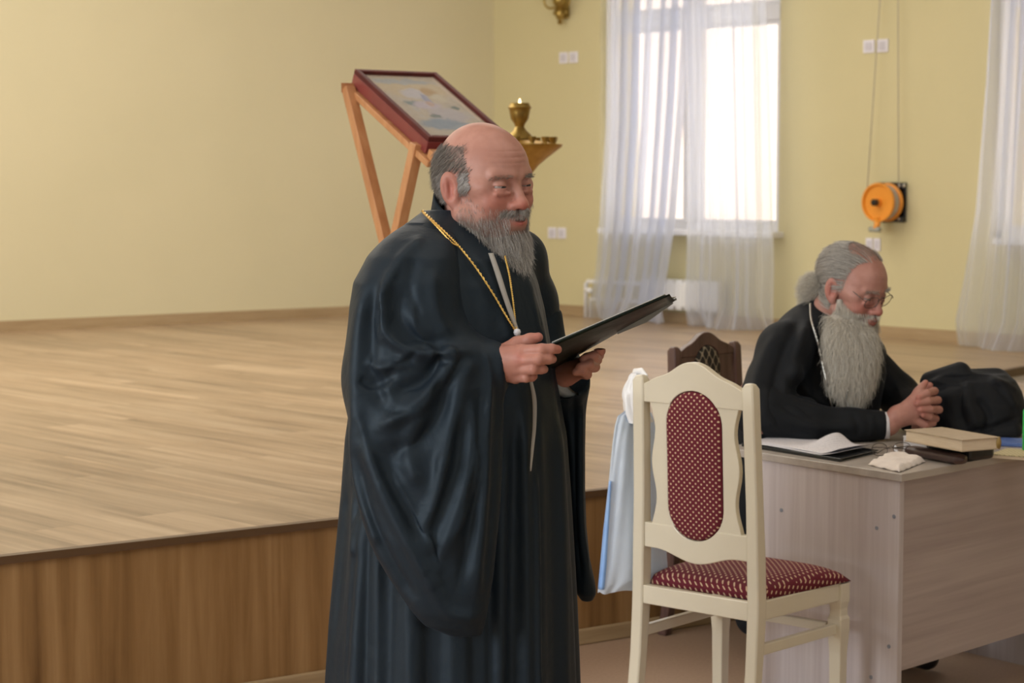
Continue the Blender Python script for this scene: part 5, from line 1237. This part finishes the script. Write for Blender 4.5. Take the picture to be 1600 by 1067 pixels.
pd = P(808, 520, 4.20); dep_p = raycast_front(rv, None, [(808, 520)])[0].y - .014; pd = P(808, 519, dep_p)
mb = MB(); mb.lathe([(0,-.008),(.006,-.006),(.008,0),(.006,.006),(0,.008)], pd, 12); mb.build('pendant_stone', newmat('stone_white', (.7,.7,.75), .15), priest, world=True, smooth=True)
mb = MB(); mb.box(pd-up*.035, (.007,.004,.055)); mb.box(pd-up*.030, (.034,.004,.007)); mb.box(pd-up*.018, (.018,.004,.005)); mb.box(pd-up*.048, (.020,.004,.005), Matrix.Rotation(.35, 4, 'Y')); mb.build('pendant_cross', M['silver'], priest, world=True, bevel=.001)
# small badge on the far breast
# ---------------------------------------------------------------- hair and beard
hl = xf(HM.inverted(), hv); HN = vnormals(hv, hf); 
rng = np.random.default_rng(5)
def pick(mask, n, v=hv):
    idx = np.flatnonzero(mask); return rng.choice(idx, n)
Rh = np.array(HM.to_3x3().normalized())
def hdir(x, y, z): w = Rh @ np.array((x, y, z)); return w/np.linalg.norm(w)
ax_ = np.abs(hl[:, 0])
def side_hair(l):
    a = np.abs(l[:, 0]); y = l[:, 1]; z = l[:, 2]
    m = (z < .082-.10*np.clip(y, 0, .1)+.003*np.sin(y*110)+rng.normal(0, .003, len(y))) & (z > -.022-.15*(y+.05)) & (y < .036-.40*np.clip(z-.03, 0, .06)+.004*np.sin(z*170+1)+rng.normal(0, .003, len(y)))
    ear = (np.abs(y+.014) < .022) & (np.abs(z+.004) < .036) & (a > .066)
    low = (z < -.004) & (y > -.036)
    return m & ~ear & ~low & ((a > .035) | (y < -.07))
mk = side_hair(hl)
hm1 = hair_material('hair_grey', (.050,.042,.036), (.34,.31,.28)); hm1b = hair_material('hair_white_grey', (.30,.28,.27), (.52,.50,.49))
ids = pick(mk, 9000); nrm = HN[ids]; J = rng.normal(scale=.0012, size=(len(ids), 3))
def dir_hair(p, t, r):
    l = xf(HM.inverted(), p); out = p-np.array(HM.translation); out /= np.linalg.norm(out, axis=1, keepdims=True)
    back = hdir(0,-1,-.8); return out*(.12-.30*t)+back+r*.10
hairs('hair', hv[ids]+nrm*.0005+J, dir_hair, .030, 6, .00030, hm1, priest, 3)
mk2 = mk & (hl[:, 2] < .030) & (hl[:, 1] > -.055)
ids = pick(mk2, 2200); hairs('temple_hair', hv[ids]+HN[ids]*.002, dir_hair, .024, 5, .00030, hm1b, priest, 4)
# brows
bm_ = (np.abs(hl[:, 2]-.0195+.14*np.clip(ax_-.032, 0, .1)) < .0036) & (ax_ > .014) & (ax_ < .055) & (hl[:, 1] > .055)
ids = pick(bm_, 170); sgn = np.sign(hl[ids, 0]); 
def dir_brow(p, t, r): return np.array([hdir(s, .15, -.12) for s in sgn])+r*.18
hairs('eyebrow', hv[ids]+HN[ids]*.0005, dir_brow, .010, 4, .00026, hm1, priest, 5)
# beard: soft volume plus strands
def beard_region(l):
    a = np.abs(l[:, 0]); y = l[:, 1]; z = l[:, 2]
    cheek = -.046 + .55*np.clip(.055-y, 0, .06) - .35*np.clip(y-.06, 0, .05)
    m = (z < cheek+.012) & (y > .006) & (z > -.145)
    lips = (a < .024) & (z > -.086) & (z < -.052) & (y > .065)
    mous = (a < .034) & (z > -.058) & (z < -.045) & (y > .078)
    side = (y > .008) & (y < .030) & (z > -.055) & (z < .008) & (a > .05)
    return (m & ~lips) | mous | side, mous
br_m, mous = beard_region(hl)
def beard_vol(p):
    q = p.copy(); q[..., 0] = np.abs(q[..., 0])
    d = ell(q, (0,.058,-.112), (.046,.038,.036)); d = smin(d, ell(q, (0,.056,-.136), (.036,.028,.032)), .03)
    d = smin(d, cap(q, (.056,.020,-.078), (.030,.045,-.118), .017, .022), .02)
    return smax(d, -ell(q, (0,.108,-.070), (.025,.024,.015)), .008)
v_, f_ = nets(beard_vol, (-.09,-.02,-.20), (.09,.12,-.04), .003)
beard_mat = noisy('beard_under', (.12,.11,.105), (.26,.25,.24), 60, .8, stretch=(1,1,.25), bump=.5, bscale=200)
bw = xf(HM, v_.astype(float)); beard = link('beard', np_mesh('beard', bw, f_[:, ::-1]), beard_mat, priest, world=True)
bh1 = hair_material('beard_grey', (.22,.21,.20), (.78,.76,.74)); bh2 = hair_material('beard_dark', (.15,.13,.12), (.56,.53,.50))
ids = pick(br_m & ~mous & ((hl[:, 2] < -.062) | (rng.random(len(hl)) < .30)), 4600); lf = hl[ids]; Ls = np.where(lf[:, 2] < -.085, .038, np.where(lf[:, 2] > -.05, .008, .014))*rng.uniform(.7, 1.2, len(ids))
def dir_beard(p, t, r):
    out = p-np.array(HM @ Vector((0,.02,-.07))); out /= np.linalg.norm(out, axis=1, keepdims=True)
    return out*(.45-.45*t)+np.array((0,0,-1.2))+hdir(0,.05,0)*.4+r*(.08+.16*t)
hairs('beard_strands', hv[ids]+HN[ids]*.0003, dir_beard, Ls, 7, .00020, bh2, beard, 6)
bN = vnormals(bw, f_[:, ::-1]); bl2 = v_; 
ids = rng.choice(len(bw), 9000); Ls = (.022+.018*np.clip((-.10-bl2[ids, 2])/.05, 0, 1))*rng.uniform(.6, 1.2, len(ids))
hairs('beard_strands', bw[ids]-bN[ids]*.002, dir_beard, Ls, 7, .00030, bh1, beard, 7)
ids = pick(mous, 1000); sg = hl[ids, 0]
def dir_m(p, t, r): return np.array([hdir(np.clip(s*60, -1, 1)*1.1, .45-.5*t, -.45-.7*t) for s in sg])+r*.10
hairs('moustache', hv[ids]+HN[ids]*.0010, dir_m, .013, 6, .00026, bh2, priest, 8)
# ---------------------------------------------------------------- the black folder in his hands
fpl = newmat('folder_gloss', (.009,.014,.010), .34, spec=.04, coat=.0); mp = mapping(fpl, (1,1,1)); nn_ = nd(fpl, 'ShaderNodeTexNoise', Scale=9.0, Detail=3.0); lk(fpl, mp, 'Vector', nn_, 'Vector'); bb = nd(fpl, 'ShaderNodeBump', Strength=.25, Distance=.02); lk(fpl, nn_, 'Fac', bb, 'Height'); lk(fpl, bb, 'Normal', bsdf(fpl), 'Normal')
fold_c = P(950, 520, 4.25)
fld = thing('document_folder', fold_c, 'open black plastic folder held in both hands by the standing priest', 'folder')
A0, A1, B0, B1 = P(853,541,4.195), P(1046,459,4.09), P(852,577,4.39), P(1057,467,4.30)    # outer edge, spine
Cc0, Cc1 = P(884,566,4.56), P(1050,470,4.50)
def leaf(name, p0, p1, q0, q1, off, mat, sag=.006, th=.0022):
    def fn(a, b):
        u_ = p0.lerp(p1, a); w_ = q0.lerp(q1, a); r = u_.lerp(w_, b); return r - up*(sag*math.sin(math.pi*b)*(1-.3*a)) + up*off
    mb = MB(); mb.grid(20, 14, fn); o = mb.build(name, mat, fld, world=True, smooth=True, fix=False); s_ = o.modifiers.new('t', 'SOLIDIFY'); s_.thickness = th; return o
leaf('cover', A0, A1, B0, B1, 0, fpl); leaf('cover', Cc0, Cc1, B0, B1, 0, fpl, sag=.004)
sl_m = newmat('plastic_pocket', (.42,.43,.40), .12, spec=.6)
leaf('sheet', A0.lerp(A1,.05), A1.lerp(A0,.04), B0.lerp(A0,.08), B1.lerp(A1,.08), .004, sl_m, sag=.004, th=.0012)
e0, e1 = B0.lerp(B1, .55), B1.lerp(B0, .03); dn = Vector((.004,-.006,-.013))
mb = MB(); mb.add([e0, e1, e1+dn*.4, e0.lerp(e1,.5)+dn*1.0, e0+dn*.5], [(0,1,2,3,4)]); o = mb.build('pocket_edge', sl_m, fld, world=True); o.modifiers.new('t', 'SOLIDIFY').thickness = .001
# ================================================================== the seated man
SK2 = (.45,.235,.195)
skin2 = skin_material('skin_pale', SK2)
SM = frame(P(1333, 449, 6.50), math.radians(45), math.radians(19), math.radians(-3), 1.10)
sv_, sf_ = nets(lambda p: head_field(p, mouth_open=.001, fat=-.002, eye=.0022, neck=((0,-.035,-.055),(0,-.085,-.19))), (-.11,-.18,-.235), (.11,.135,.14), .0026)
sv_ = xf(SM, sv_.astype(float)); sf_ = sf_[:, ::-1]
def clasped(p):
    d = chain(p, H3((1350,668,6.36),(1388,664,6.34),(1402,652,6.335)), [.036,.032,.031], .01)
    for q_ in ((1432,620,6.33),(1434,632,6.325),(1432,645,6.325),(1426,656,6.33)):
        d = smin(d, cap(p, P(1404,650,6.335), P(*q_), .027, .016), .015)
    # right hand's fingers go under and across the far hand
    def fin(pts, rs, k=.004):
        nonlocal d; d = smin(d, chain(p, H3(*pts), rs, .003), k)
    fin([(1430,655,6.33),(1446,664,6.325),(1458,661,6.35)], [.0155,.0125,.011])
    fin([(1434,612,6.34),(1441,604,6.34),(1446,598,6.345)], [.0140,.0120,.0095], .007)
    fin([(1420,636,6.34),(1433,618,6.335),(1438,610,6.33)], [.019,.0150,.0125], .01)
    # left hand behind, its four fingers folded over the back of the right
    for a in ((1450,616,6.40),(1456,628,6.40),(1458,642,6.40),(1452,654,6.40)):
        d = smin(d, cap(p, P(1440,668,6.47), P(*a), .026, .015), .012)
    fin([(1450,617,6.40),(1460,611,6.36),(1449,614,6.318),(1436,621,6.306)], [.0140,.0125,.0120,.0105])
    fin([(1455,629,6.40),(1465,625,6.355),(1450,626.5,6.312),(1434,630,6.302)], [.0140,.0125,.0120,.0105])
    fin([(1456,642,6.40),(1467,640,6.355),(1454,639.5,6.312),(1439,640,6.302)], [.0138,.0122,.0118,.0102])
    fin([(1452,654,6.40),(1462,654,6.36),(1453,651,6.318),(1443,648,6.308)], [.0130,.0115,.0110,.0095])
    fin([(1440,622,6.40),(1448,609,6.39),(1453,602,6.38)], [.015,.0125,.0100], .007)
    return d
cv, cf = nets(clasped, tuple(P(1340, 700, 6.24)), tuple(P(1480, 585, 6.54)), .0025)
SFW = Vector((.66,-.75,0)).normalized(); SLT = Vector((.75,.66,0)).normalized()
hip = Vector((.83, 6.80, 0))
def sp(f, l, z): return tuple(hip + SFW*f + SLT*l + up*z)
def seated_field(p):
    nb = SM @ Vector((0,-.080,-.185))
    d = chain(p, [tuple(nb), tuple(P(1268,560,6.60)), sp(.04,0,.80), sp(0,0,.585)], [.060,.10,.11,.11], .05)
    ra, la = P(1225,545,6.47), P(1352,560,6.74)
    d = smin(d, cap(p, tuple(ra), tuple(la), .06, .055), .03)
    d = smin(d, chain(p, [tuple(ra), tuple(P(1185,652,6.32)), tuple(P(1365,668,6.36))], [.062,.050,.032], .02), .03)
    d = smin(d, chain(p, [tuple(la), tuple(P(1415,628,6.72)), tuple(P(1446,664,6.50))], [.05,.045,.030], .02), .03)
    for s, fx in ((-1, .10), (1, .40)):
        d = smin(d, chain(p, [sp(.02,s*.09,.56), sp(.40,s*.11,.545)], [.085,.065], .02), .03)
        kx = .40; d = smin(d, chain(p, [sp(.40,s*.11,.54), sp(.30+fx*.4,s*.11,.10)], [.062,.042], .02), .03)
        d = smin(d, cap(p, sp(.26+fx*.4,s*.11,.045), sp(.42+fx*.4,s*.12,.038), .040, .034), .02)
    return d
bv, bf = nets(seated_field, (.45,5.9,-.01), (1.75,7.1,1.22), .014)
sb = union([tmpobj(bv.astype(float), bf), tmpobj(sv_, sf_), tmpobj(cv.astype(float), cf)])
sb.name = 'person'; me = sb.data; co = coords(me); q = xf(SM.inverted(), co); C = head_colors(q, SK2, (.3,.28,.26), 0, .7)
off_ = (np.abs(q[:, 0]) > .13) | (q[:, 2] < -.24) | (q[:, 1] < -.2) | (q[:, 1] > .15); C[off_] = np.array(SK2)*(1.0,.93,.90)
mk_ = (q[:,1] < .05-.62*np.clip(np.abs(q[:,0])-.022,0,.05)) & (q[:,2] > np.where(q[:,1] > -.01, .005, -.06)) & ~off_ & ~((np.abs(q[:,1]+.014)<.028)&(np.abs(q[:,2]+.004)<.042)&(np.abs(q[:,0])>.064)) & ~(((q[:,0]/.048)**2+((q[:,1]-.010)/.050)**2 < 1) & (q[:,2] > .085))
C[mk_] = C[mk_]*.35+np.array((.30,.27,.24))*.65
for tip in ((1434,621,6.30),(1433,630,6.30),(1438,640,6.30),(1443,648,6.3),(1446,600,6.34),(1453,602,6.38),(1464,625,6.36),(1466,640,6.36)):
    w = np.exp(-(np.linalg.norm(co-np.array(P(*tip)), axis=1)/.013)**2)[:, None]*.5; C = C*(1-w)+np.array(SK2)*(1.05,.64,.62)*w
me.materials.clear(); me.materials.append(skin2); paint(me, C); me.polygons.foreach_set('use_smooth', [True]*len(me.polygons))
elder = tag(sb, 'seated man in black robe and glasses, long grey beard, looking down with clasped hands', 'person')
eyeballs(SM, (.0, 1, -.75), elder)
wool = cloth('black_wool', (.0085,.010,.0125), .75, sheen=.05, spec=.22, weave=700)
def srobe(p):
    d = loft(p, [(452,1262,1296,6.64,.05),(474,1254,1318,6.62,.085),(500,1222,1350,6.60,.13),(540,1188,1376,6.62,.17),(580,1168,1384,6.63,.185),(620,1156,1376,6.64,.19),(660,1149,1370,6.66,.19),(700,1147,1366,6.69,.195),(760,1147,1364,6.72,.20),(832,1148,1350,6.74,.20)], pw=2.2)
    ra, la = P(1226,546,6.46), P(1350,556,6.74)
    d = smin(d, cap(p, tuple(P(1262,520,6.60)), tuple(ra), .075, .080), .05); d = smin(d, cap(p, tuple(P(1262,520,6.60)), tuple(la), .07, .075), .05)
    d = smin(d, chain(p, [tuple(ra), tuple(P(1186,643,6.34)), tuple(P(1250,655,6.34))], [.082,.078,.072], .03), .04)
    # lap and skirt falling in front of the chair
    d = smin(d, chain(p, [sp(.06,-.08,.57), sp(.40,-.11,.545), sp(.36,-.12,.12)], [.11,.085,.075], .03), .05)
    d = smin(d, chain(p, [sp(.06,.08,.57), sp(.40,.11,.545), sp(.46,.12,.12)], [.11,.085,.075], .03), .05)
    d = smin(d, chain(p, [sp(.40,.0,.50), sp(.40,.0,.12)], [.08,.085], .03), .06)
    d = smin(d, chain(p, [sp(.02,-.13,.54), sp(.10,-.18,.30), sp(.14,-.18,.14)], [.09,.07,.06], .03), .05)
    return np.maximum(d, .06-p[..., 2])
SS = [([(1262,500),(1240,560),(1226,620)], 6, 0.0153), ([(1250,495),(1222,560),(1205,620)], 6, -0.0153), ([(1215,520),(1190,570),(1172,640)], 6, 0.0119), ([(1285,540),(1272,600),(1268,650)], 6, -0.0136),
      ([(1238,560),(1260,610),(1310,640)], 6, 0.0153), ([(1230,580),(1255,630),(1300,655)], 5, -0.0136), ([(1200,600),(1195,640),(1210,670)], 6, 0.0102), ([(1170,620),(1180,670),(1200,690)], 5, -0.0102)]
rb2, rbv, rbf = sdf_obj('robe', srobe, (.52,6.00,.05), (1.50,7.05,1.26), .0085, wool, elder, SS, 1)
def ssleeve(p):
    d = chain(p, [tuple(P(1196,640,6.33)), tuple(P(1260,662,6.335)), tuple(P(1330,667,6.345)), tuple(P(1379,664,6.345))], [.078,.062,.054,.046], .03)
    d = np.maximum(d, (DZ+.003)-p[..., 2])
    d = np.maximum(d, p[..., 0]-P(1383,664,6.345).x)
    return smax(d, -cap(p, P(1372,664,6.345), P(1400,664,6.345), .036, .036), .003)
SS2 = [([(1215,610),(1262,628),(1325,640),(1378,646)], 4, .005), ([(1210,628),(1270,650),(1330,655)], 5, -.007), ([(1225,655),(1280,668),(1340,668)], 5, .006), ([(1230,672),(1280,680),(1330,678)], 4, -.006), ([(1330,645),(1342,665),(1338,684)], 4, -.005), ([(1360,646),(1364,664),(1360,684)], 3, .004)]
sdf_obj('sleeve', ssleeve, tuple(P(1165,715,6.22)), tuple(P(1392,596,6.47)), .006, wool, rb2, SS2, 1)
def ssleeve2(p):
    d = chain(p, [tuple(P(1352,566,6.74)), tuple(P(1404,618,6.74)), tuple(P(1432,655,6.56)), tuple(P(1440,664,6.51))], [.072,.066,.050,.045], .03)
    return np.maximum(d, (DZ+.003)-p[..., 2])
sdf_obj('sleeve', ssleeve2, tuple(P(1320,700,6.42)), tuple(P(1460,520,6.85)), .007, wool, rb2, [([(1380,575),(1400,600),(1412,625)], 4, .006)], 1)
wc = newmat('white_cuff', (.78,.78,.84), .6)
c0, c1 = P(1378,665,6.345), P(1388.5,664.5,6.343)
mb = MB(); mb.tube([c0, c1, c1+(c1-c0)*.05], [.043,.042,.038], 24, flat=.95); mb.build('cuff', wc, elder, world=True, smooth=True)
def fitted(Mx, R0, R1, z0, z1, yb, lift, name, mat, par, th=.005):
    ex = Mx.to_3x3() @ Vector((1,0,0)); ey = Mx.to_3x3() @ Vector((0,1,0)); ex.normalize(); ey.normalize()
    def fn(a, b):
        q = 2*math.pi*a; c = (Mx @ Vector((0,yb[0],z0))).lerp(Mx @ Vector((0,yb[1],z1)), b); r = R0+(R1-R0)*b
        return c + ex*math.sin(q)*r - ey*math.cos(q)*r + up*lift*math.cos(q)*b
    mb = MB(); mb.grid(56, 8, fn, wrap=True); o = mb.build(name, mat, par, world=True, smooth=True, fix=False); o.modifiers.new('t', 'SOLIDIFY').thickness = th; return o
fitted(SM, .088, .072, -.195, -.125, (-.075,-.060), .012, 'collar', wool, rb2)
fitted(SM, .080, .0665, -.175, -.112, (-.072,-.056), .012, 'inner_collar', wc, rb2, .003)
# ---------------------------------------------------------------- his hair, tail and beard
sl2 = xf(SM.inverted(), sv_); SN = vnormals(sv_, sf_); sax = np.abs(sl2[:, 0]); Rs = np.array(SM.to_3x3().normalized())
def sdirv(x, y, z): w = Rs @ np.array((x, y, z)); return w/np.linalg.norm(w)
y_, z_ = sl2[:, 1], sl2[:, 2]
wob_ = 0
bald = ((sax/.048)**2+((y_-.010)/.050)**2 < 1) & (z_ > .085)
hl_front = .056 - .62*np.clip(sax-.022, 0, .05)
mk = (y_ < hl_front) & (z_ > -.055-.3*(y_+.05)) & (z_ > np.where(y_ > -.01, .0, -.2)) & ~((np.abs(y_+.014) < .024) & (np.abs(z_+.004) < .036) & (sax > .066)) & (z_ > np.where(y_ > .02, .040, -.2))
gm1 = hair_material('hair_silver', (.22,.20,.18), (.60,.57,.53)); gm2 = hair_material('beard_silver', (.40,.37,.32), (.74,.70,.62)); gmd = hair_material('hair_top_brown', (.17,.12,.10), (.40,.34,.30))
nrot = SM @ Vector((0,-.125,-.035))
def dir_comb(p, t, r):
    l = xf(SM.inverted(), p); out = p-np.array(SM.translation); out /= np.linalg.norm(out, axis=1, keepdims=True)
    to = np.array(nrot)-p; to /= np.linalg.norm(to, axis=1, keepdims=True); d = to-out*((to*out).sum(1)[:, None]); d /= np.maximum(np.linalg.norm(d, axis=1, keepdims=True), .2)
    return d+out*.10+r*.07
ids = rng.choice(np.flatnonzero(mk & ~bald), 11000); hairs('hair', sv_[ids]+SN[ids]*(.001+.005*rng.random((len(ids), 1))), dir_comb, .060, 8, .00042, gm1, elder, 11)
ids = rng.choice(np.flatnonzero(mk & bald), 260); hairs('crown_hair', sv_[ids]+SN[ids]*.001, dir_comb, .045, 6, .00035, gmd, elder, 12)
# loose curly tail of hair at the nape
def tail(p):
    a = SM @ Vector((-.01,-.115,-.030)); d = cap(p, a, P(1272,452,6.60), .030, .024); return smin(d, cap(p, P(1270,450,6.60), P(1268,470,6.60), .022, .016), .02)
v_, f_ = nets(tail, tuple(P(1245,500,6.45)), tuple(P(1320,415,6.75)), .004); tl_o = link('hair_tail', np_mesh('tail', v_.astype(float), f_), noisy('hair_tail_base', (.34,.31,.27), (.5,.46,.42), 120, .8), elder, world=True)
tN = vnormals(v_.astype(float), f_); ids = rng.choice(len(v_), 2600)
def dir_tail(p, t, r): return np.array((-.75,.0,-.35))+tN[ids]*(.7-.5*t)+np.stack([np.sin(9*t+r[:, 0]*3), 0*r[:, 0], np.cos(9*t+r[:, 1]*3)], 1)*.9+r*.1
hairs('tail_strands', v_[ids].astype(float), dir_tail, .042, 9, .00038, gm2, tl_o, 13)
# brows
bm_ = (np.abs(sl2[:, 2]-.0245+.10*np.clip(sax-.035, 0, .1)) < .0045) & (sax > .012) & (sax < .052) & (sl2[:, 1] > .055); ids = rng.choice(np.flatnonzero(bm_), 220); sgn2 = np.sign(sl2[ids, 0])
hairs('eyebrow', sv_[ids]+SN[ids]*.001, lambda p, t, r: np.array([sdirv(s, .4, -.1) for s in sgn2])+r*.2, .012, 4, .00032, gm1, elder, 14)
# long beard: volume measured from the photo
def lbeard(p):
    d = loft(p, [(494,1296,1322,6.47,.03),(504,1293,1342,6.455,.05),(520,1290,1362,6.43,.062),(542,1289,1370,6.41,.068),(567,1291,1370,6.40,.064),(590,1292,1366,6.395,.060),(608,1303,1356,6.39,.045),(622,1322,1346,6.39,.020)], pw=2.0)
    d = smin(d, cap(p, SM @ Vector((-.066,.010,-.02)), SM @ Vector((-.055,.02,-.09)), .010, .018), .015)
    return smax(d, -ell(p, SM @ Vector((0,.112,-.060)), (.048,.050,.022)), .01)
v_, f_ = nets(lbeard, tuple(P(1262,640,6.28)), tuple(P(1400,462,6.58)), .005); v_ = relax(v_.astype(float), f_, 2)
LBv = v_.copy()
LB = link('beard', np_mesh('lbeard', v_, f_), noisy('beard_base', (.34,.32,.28), (.56,.53,.48), 26, .85, stretch=(1,1,.12), bump=.5, bscale=120), elder, world=True)
lN = vnormals(v_, f_); ids = rng.choice(len(v_), 15000)
axisx = P(1335, 560, 6.41).x
def dir_lb(p, t, r):
    side = (p[:, 0]-axisx)[:, None]*np.array((1.0,0,0))*(1.2-2.0*(p[:, 2:3] < 1.28))
    wave = np.stack([np.sin(7*t+r[:, 0]*4), np.zeros(len(p)), np.zeros(len(p))], 1)*.22
    n_ = lN[ids]; dn_ = np.array((.0,0,-1.0))-n_*(-n_[:, 2:3])*(1.15 if t < .55 else .5)
    dn_ /= np.maximum(np.linalg.norm(dn_, axis=1, keepdims=True), .35)
    return dn_+n_*(.10-.10*t)+side*.8+wave*1.6+r*.13
hairs('beard_strands', v_[ids]-lN[ids]*.002, dir_lb, .055*rng.uniform(.5, 1.5, len(ids)), 10, .00038, gm2, LB, 15)
mm = (sl2[:, 1] > .015) & (sl2[:, 2] < -.045+.35*np.clip(.065-sl2[:, 1], 0, .06)) & (sl2[:, 2] > -.12) & ~((sax < .022) & (np.abs(sl2[:, 2]+.069) < .012) & (sl2[:, 1] > .075))
ids = rng.choice(np.flatnonzero(mm), 4200)
hairs('cheek_beard', sv_[ids]+SN[ids]*.001, lambda p, t, r: np.array((.0,0,-1.0))+SN[ids]*(.35-.3*t)+sdirv(0,.25,-.2)*.35+r*.10, np.where((sl2[ids, 1] > .065) & (sl2[ids, 2] > -.066), .011, .042)*rng.uniform(.7, 1.2, len(ids)), 7, .00040, gm2, LB, 16)
# glasses on the nose
GMx = SM @ Matrix.Translation(Vector((0,.098,-.006))) @ Matrix.Rotation(math.radians(-14), 4, 'X')
spec = spectacles('glasses', GMx, None, parent=elder, w=.0262, h=.0185, bridge=.0095, temple=.10)
# chain of the pendant
chainline([(1266,474),(1268,500),(1279,540),(1290,590),(1297,620),(1302,640)], .0034, 'chain', M['silver'], elder, .016, vv=np.concatenate([rbv, LBv]))
chainline([(1325,610),(1322,626),(1319,640)], .0028, 'chain', M['silver'], elder, .012, vv=np.concatenate([rbv, LBv]), n=30)
# black shoes under the desk
sh_m = newmat('shoe_leather', (.012,.012,.013), .3)
for (a, b_) in (((.30+.10*.4, -.11), 0), ((.30+.40*.4, .11), 1)):
    def shoe(p, a=a):
        d = chain(p, [sp(a[0]-.06,a[1],.060), sp(a[0]+.04,a[1]*1.02,.058), sp(a[0]+.15,a[1]*1.06,.046)], [.050,.049,.040], .03)
        return np.maximum(d, .004-p[..., 2])
    c = Vector(sp(a[0], a[1], 0)); sdf_obj('shoe', shoe, (c.x-.28, c.y-.28, 0), (c.x+.28, c.y+.28, .14), .008, sh_m, elder)
# ---------------------------------------------------------------- folded black coat on the desk
def coatf(p):
    d = loft(p, [(582,1480,1570,6.60,.09),(586,1466,1576,6.60,.10),(592,1443,1584,6.59,.125),(610,1442,1594,6.58,.14),(630,1452,1599,6.57,.145),(650,1458,1602,6.565,.15),(668,1462,1596,6.56,.15),(690,1470,1590,6.55,.15)], pw=2.4)
    d = smin(d, cap(p, P(1500,590,6.60), P(1556,588,6.60), .024, .026), .03)
    d = smin(d, cap(p, P(1535,676,6.46), P(1580,676,6.44), .030, .034), .015)
    d = smin(d, cap(p, P(1452,594,6.56), P(1500,582,6.54), .028, .035), .03)
    return np.maximum(d, DZ+.004-p[..., 2])
CS = [([(1452,598),(1490,586),(1540,590),(1570,600)], 4, .010), ([(1450,612),(1480,600),(1505,604),(1500,640),(1510,670)], 5, -.012), ([(1510,596),(1512,630),(1530,672)], 6, .012), ([(1528,620),(1545,650),(1540,676)], 4, -.014),
      ([(1545,590),(1570,610),(1588,640)], 5, .008), ([(1552,598),(1578,625),(1590,652)], 4, -.007), ([(1462,640),(1480,660),(1500,676)], 6, .008), ([(1508,676),(1550,668),(1596,650)], 3, -.014), ([(1475,620),(1472,650),(1480,680)], 4, -.006), ([(1560,590),(1590,612)], 3, .005)]
coat, _, _ = sdf_obj('coat', coatf, tuple(P(1425,720,6.30)), tuple(P(1625,540,6.80)), .0055, cloth('black_coat_wool', (.008,.0095,.0125), .7, sheen=.07, spec=.25, weave=900), None, CS, 1)
tag(coat, 'folded black coat heaped on the desk beside the clasped hands', 'coat')
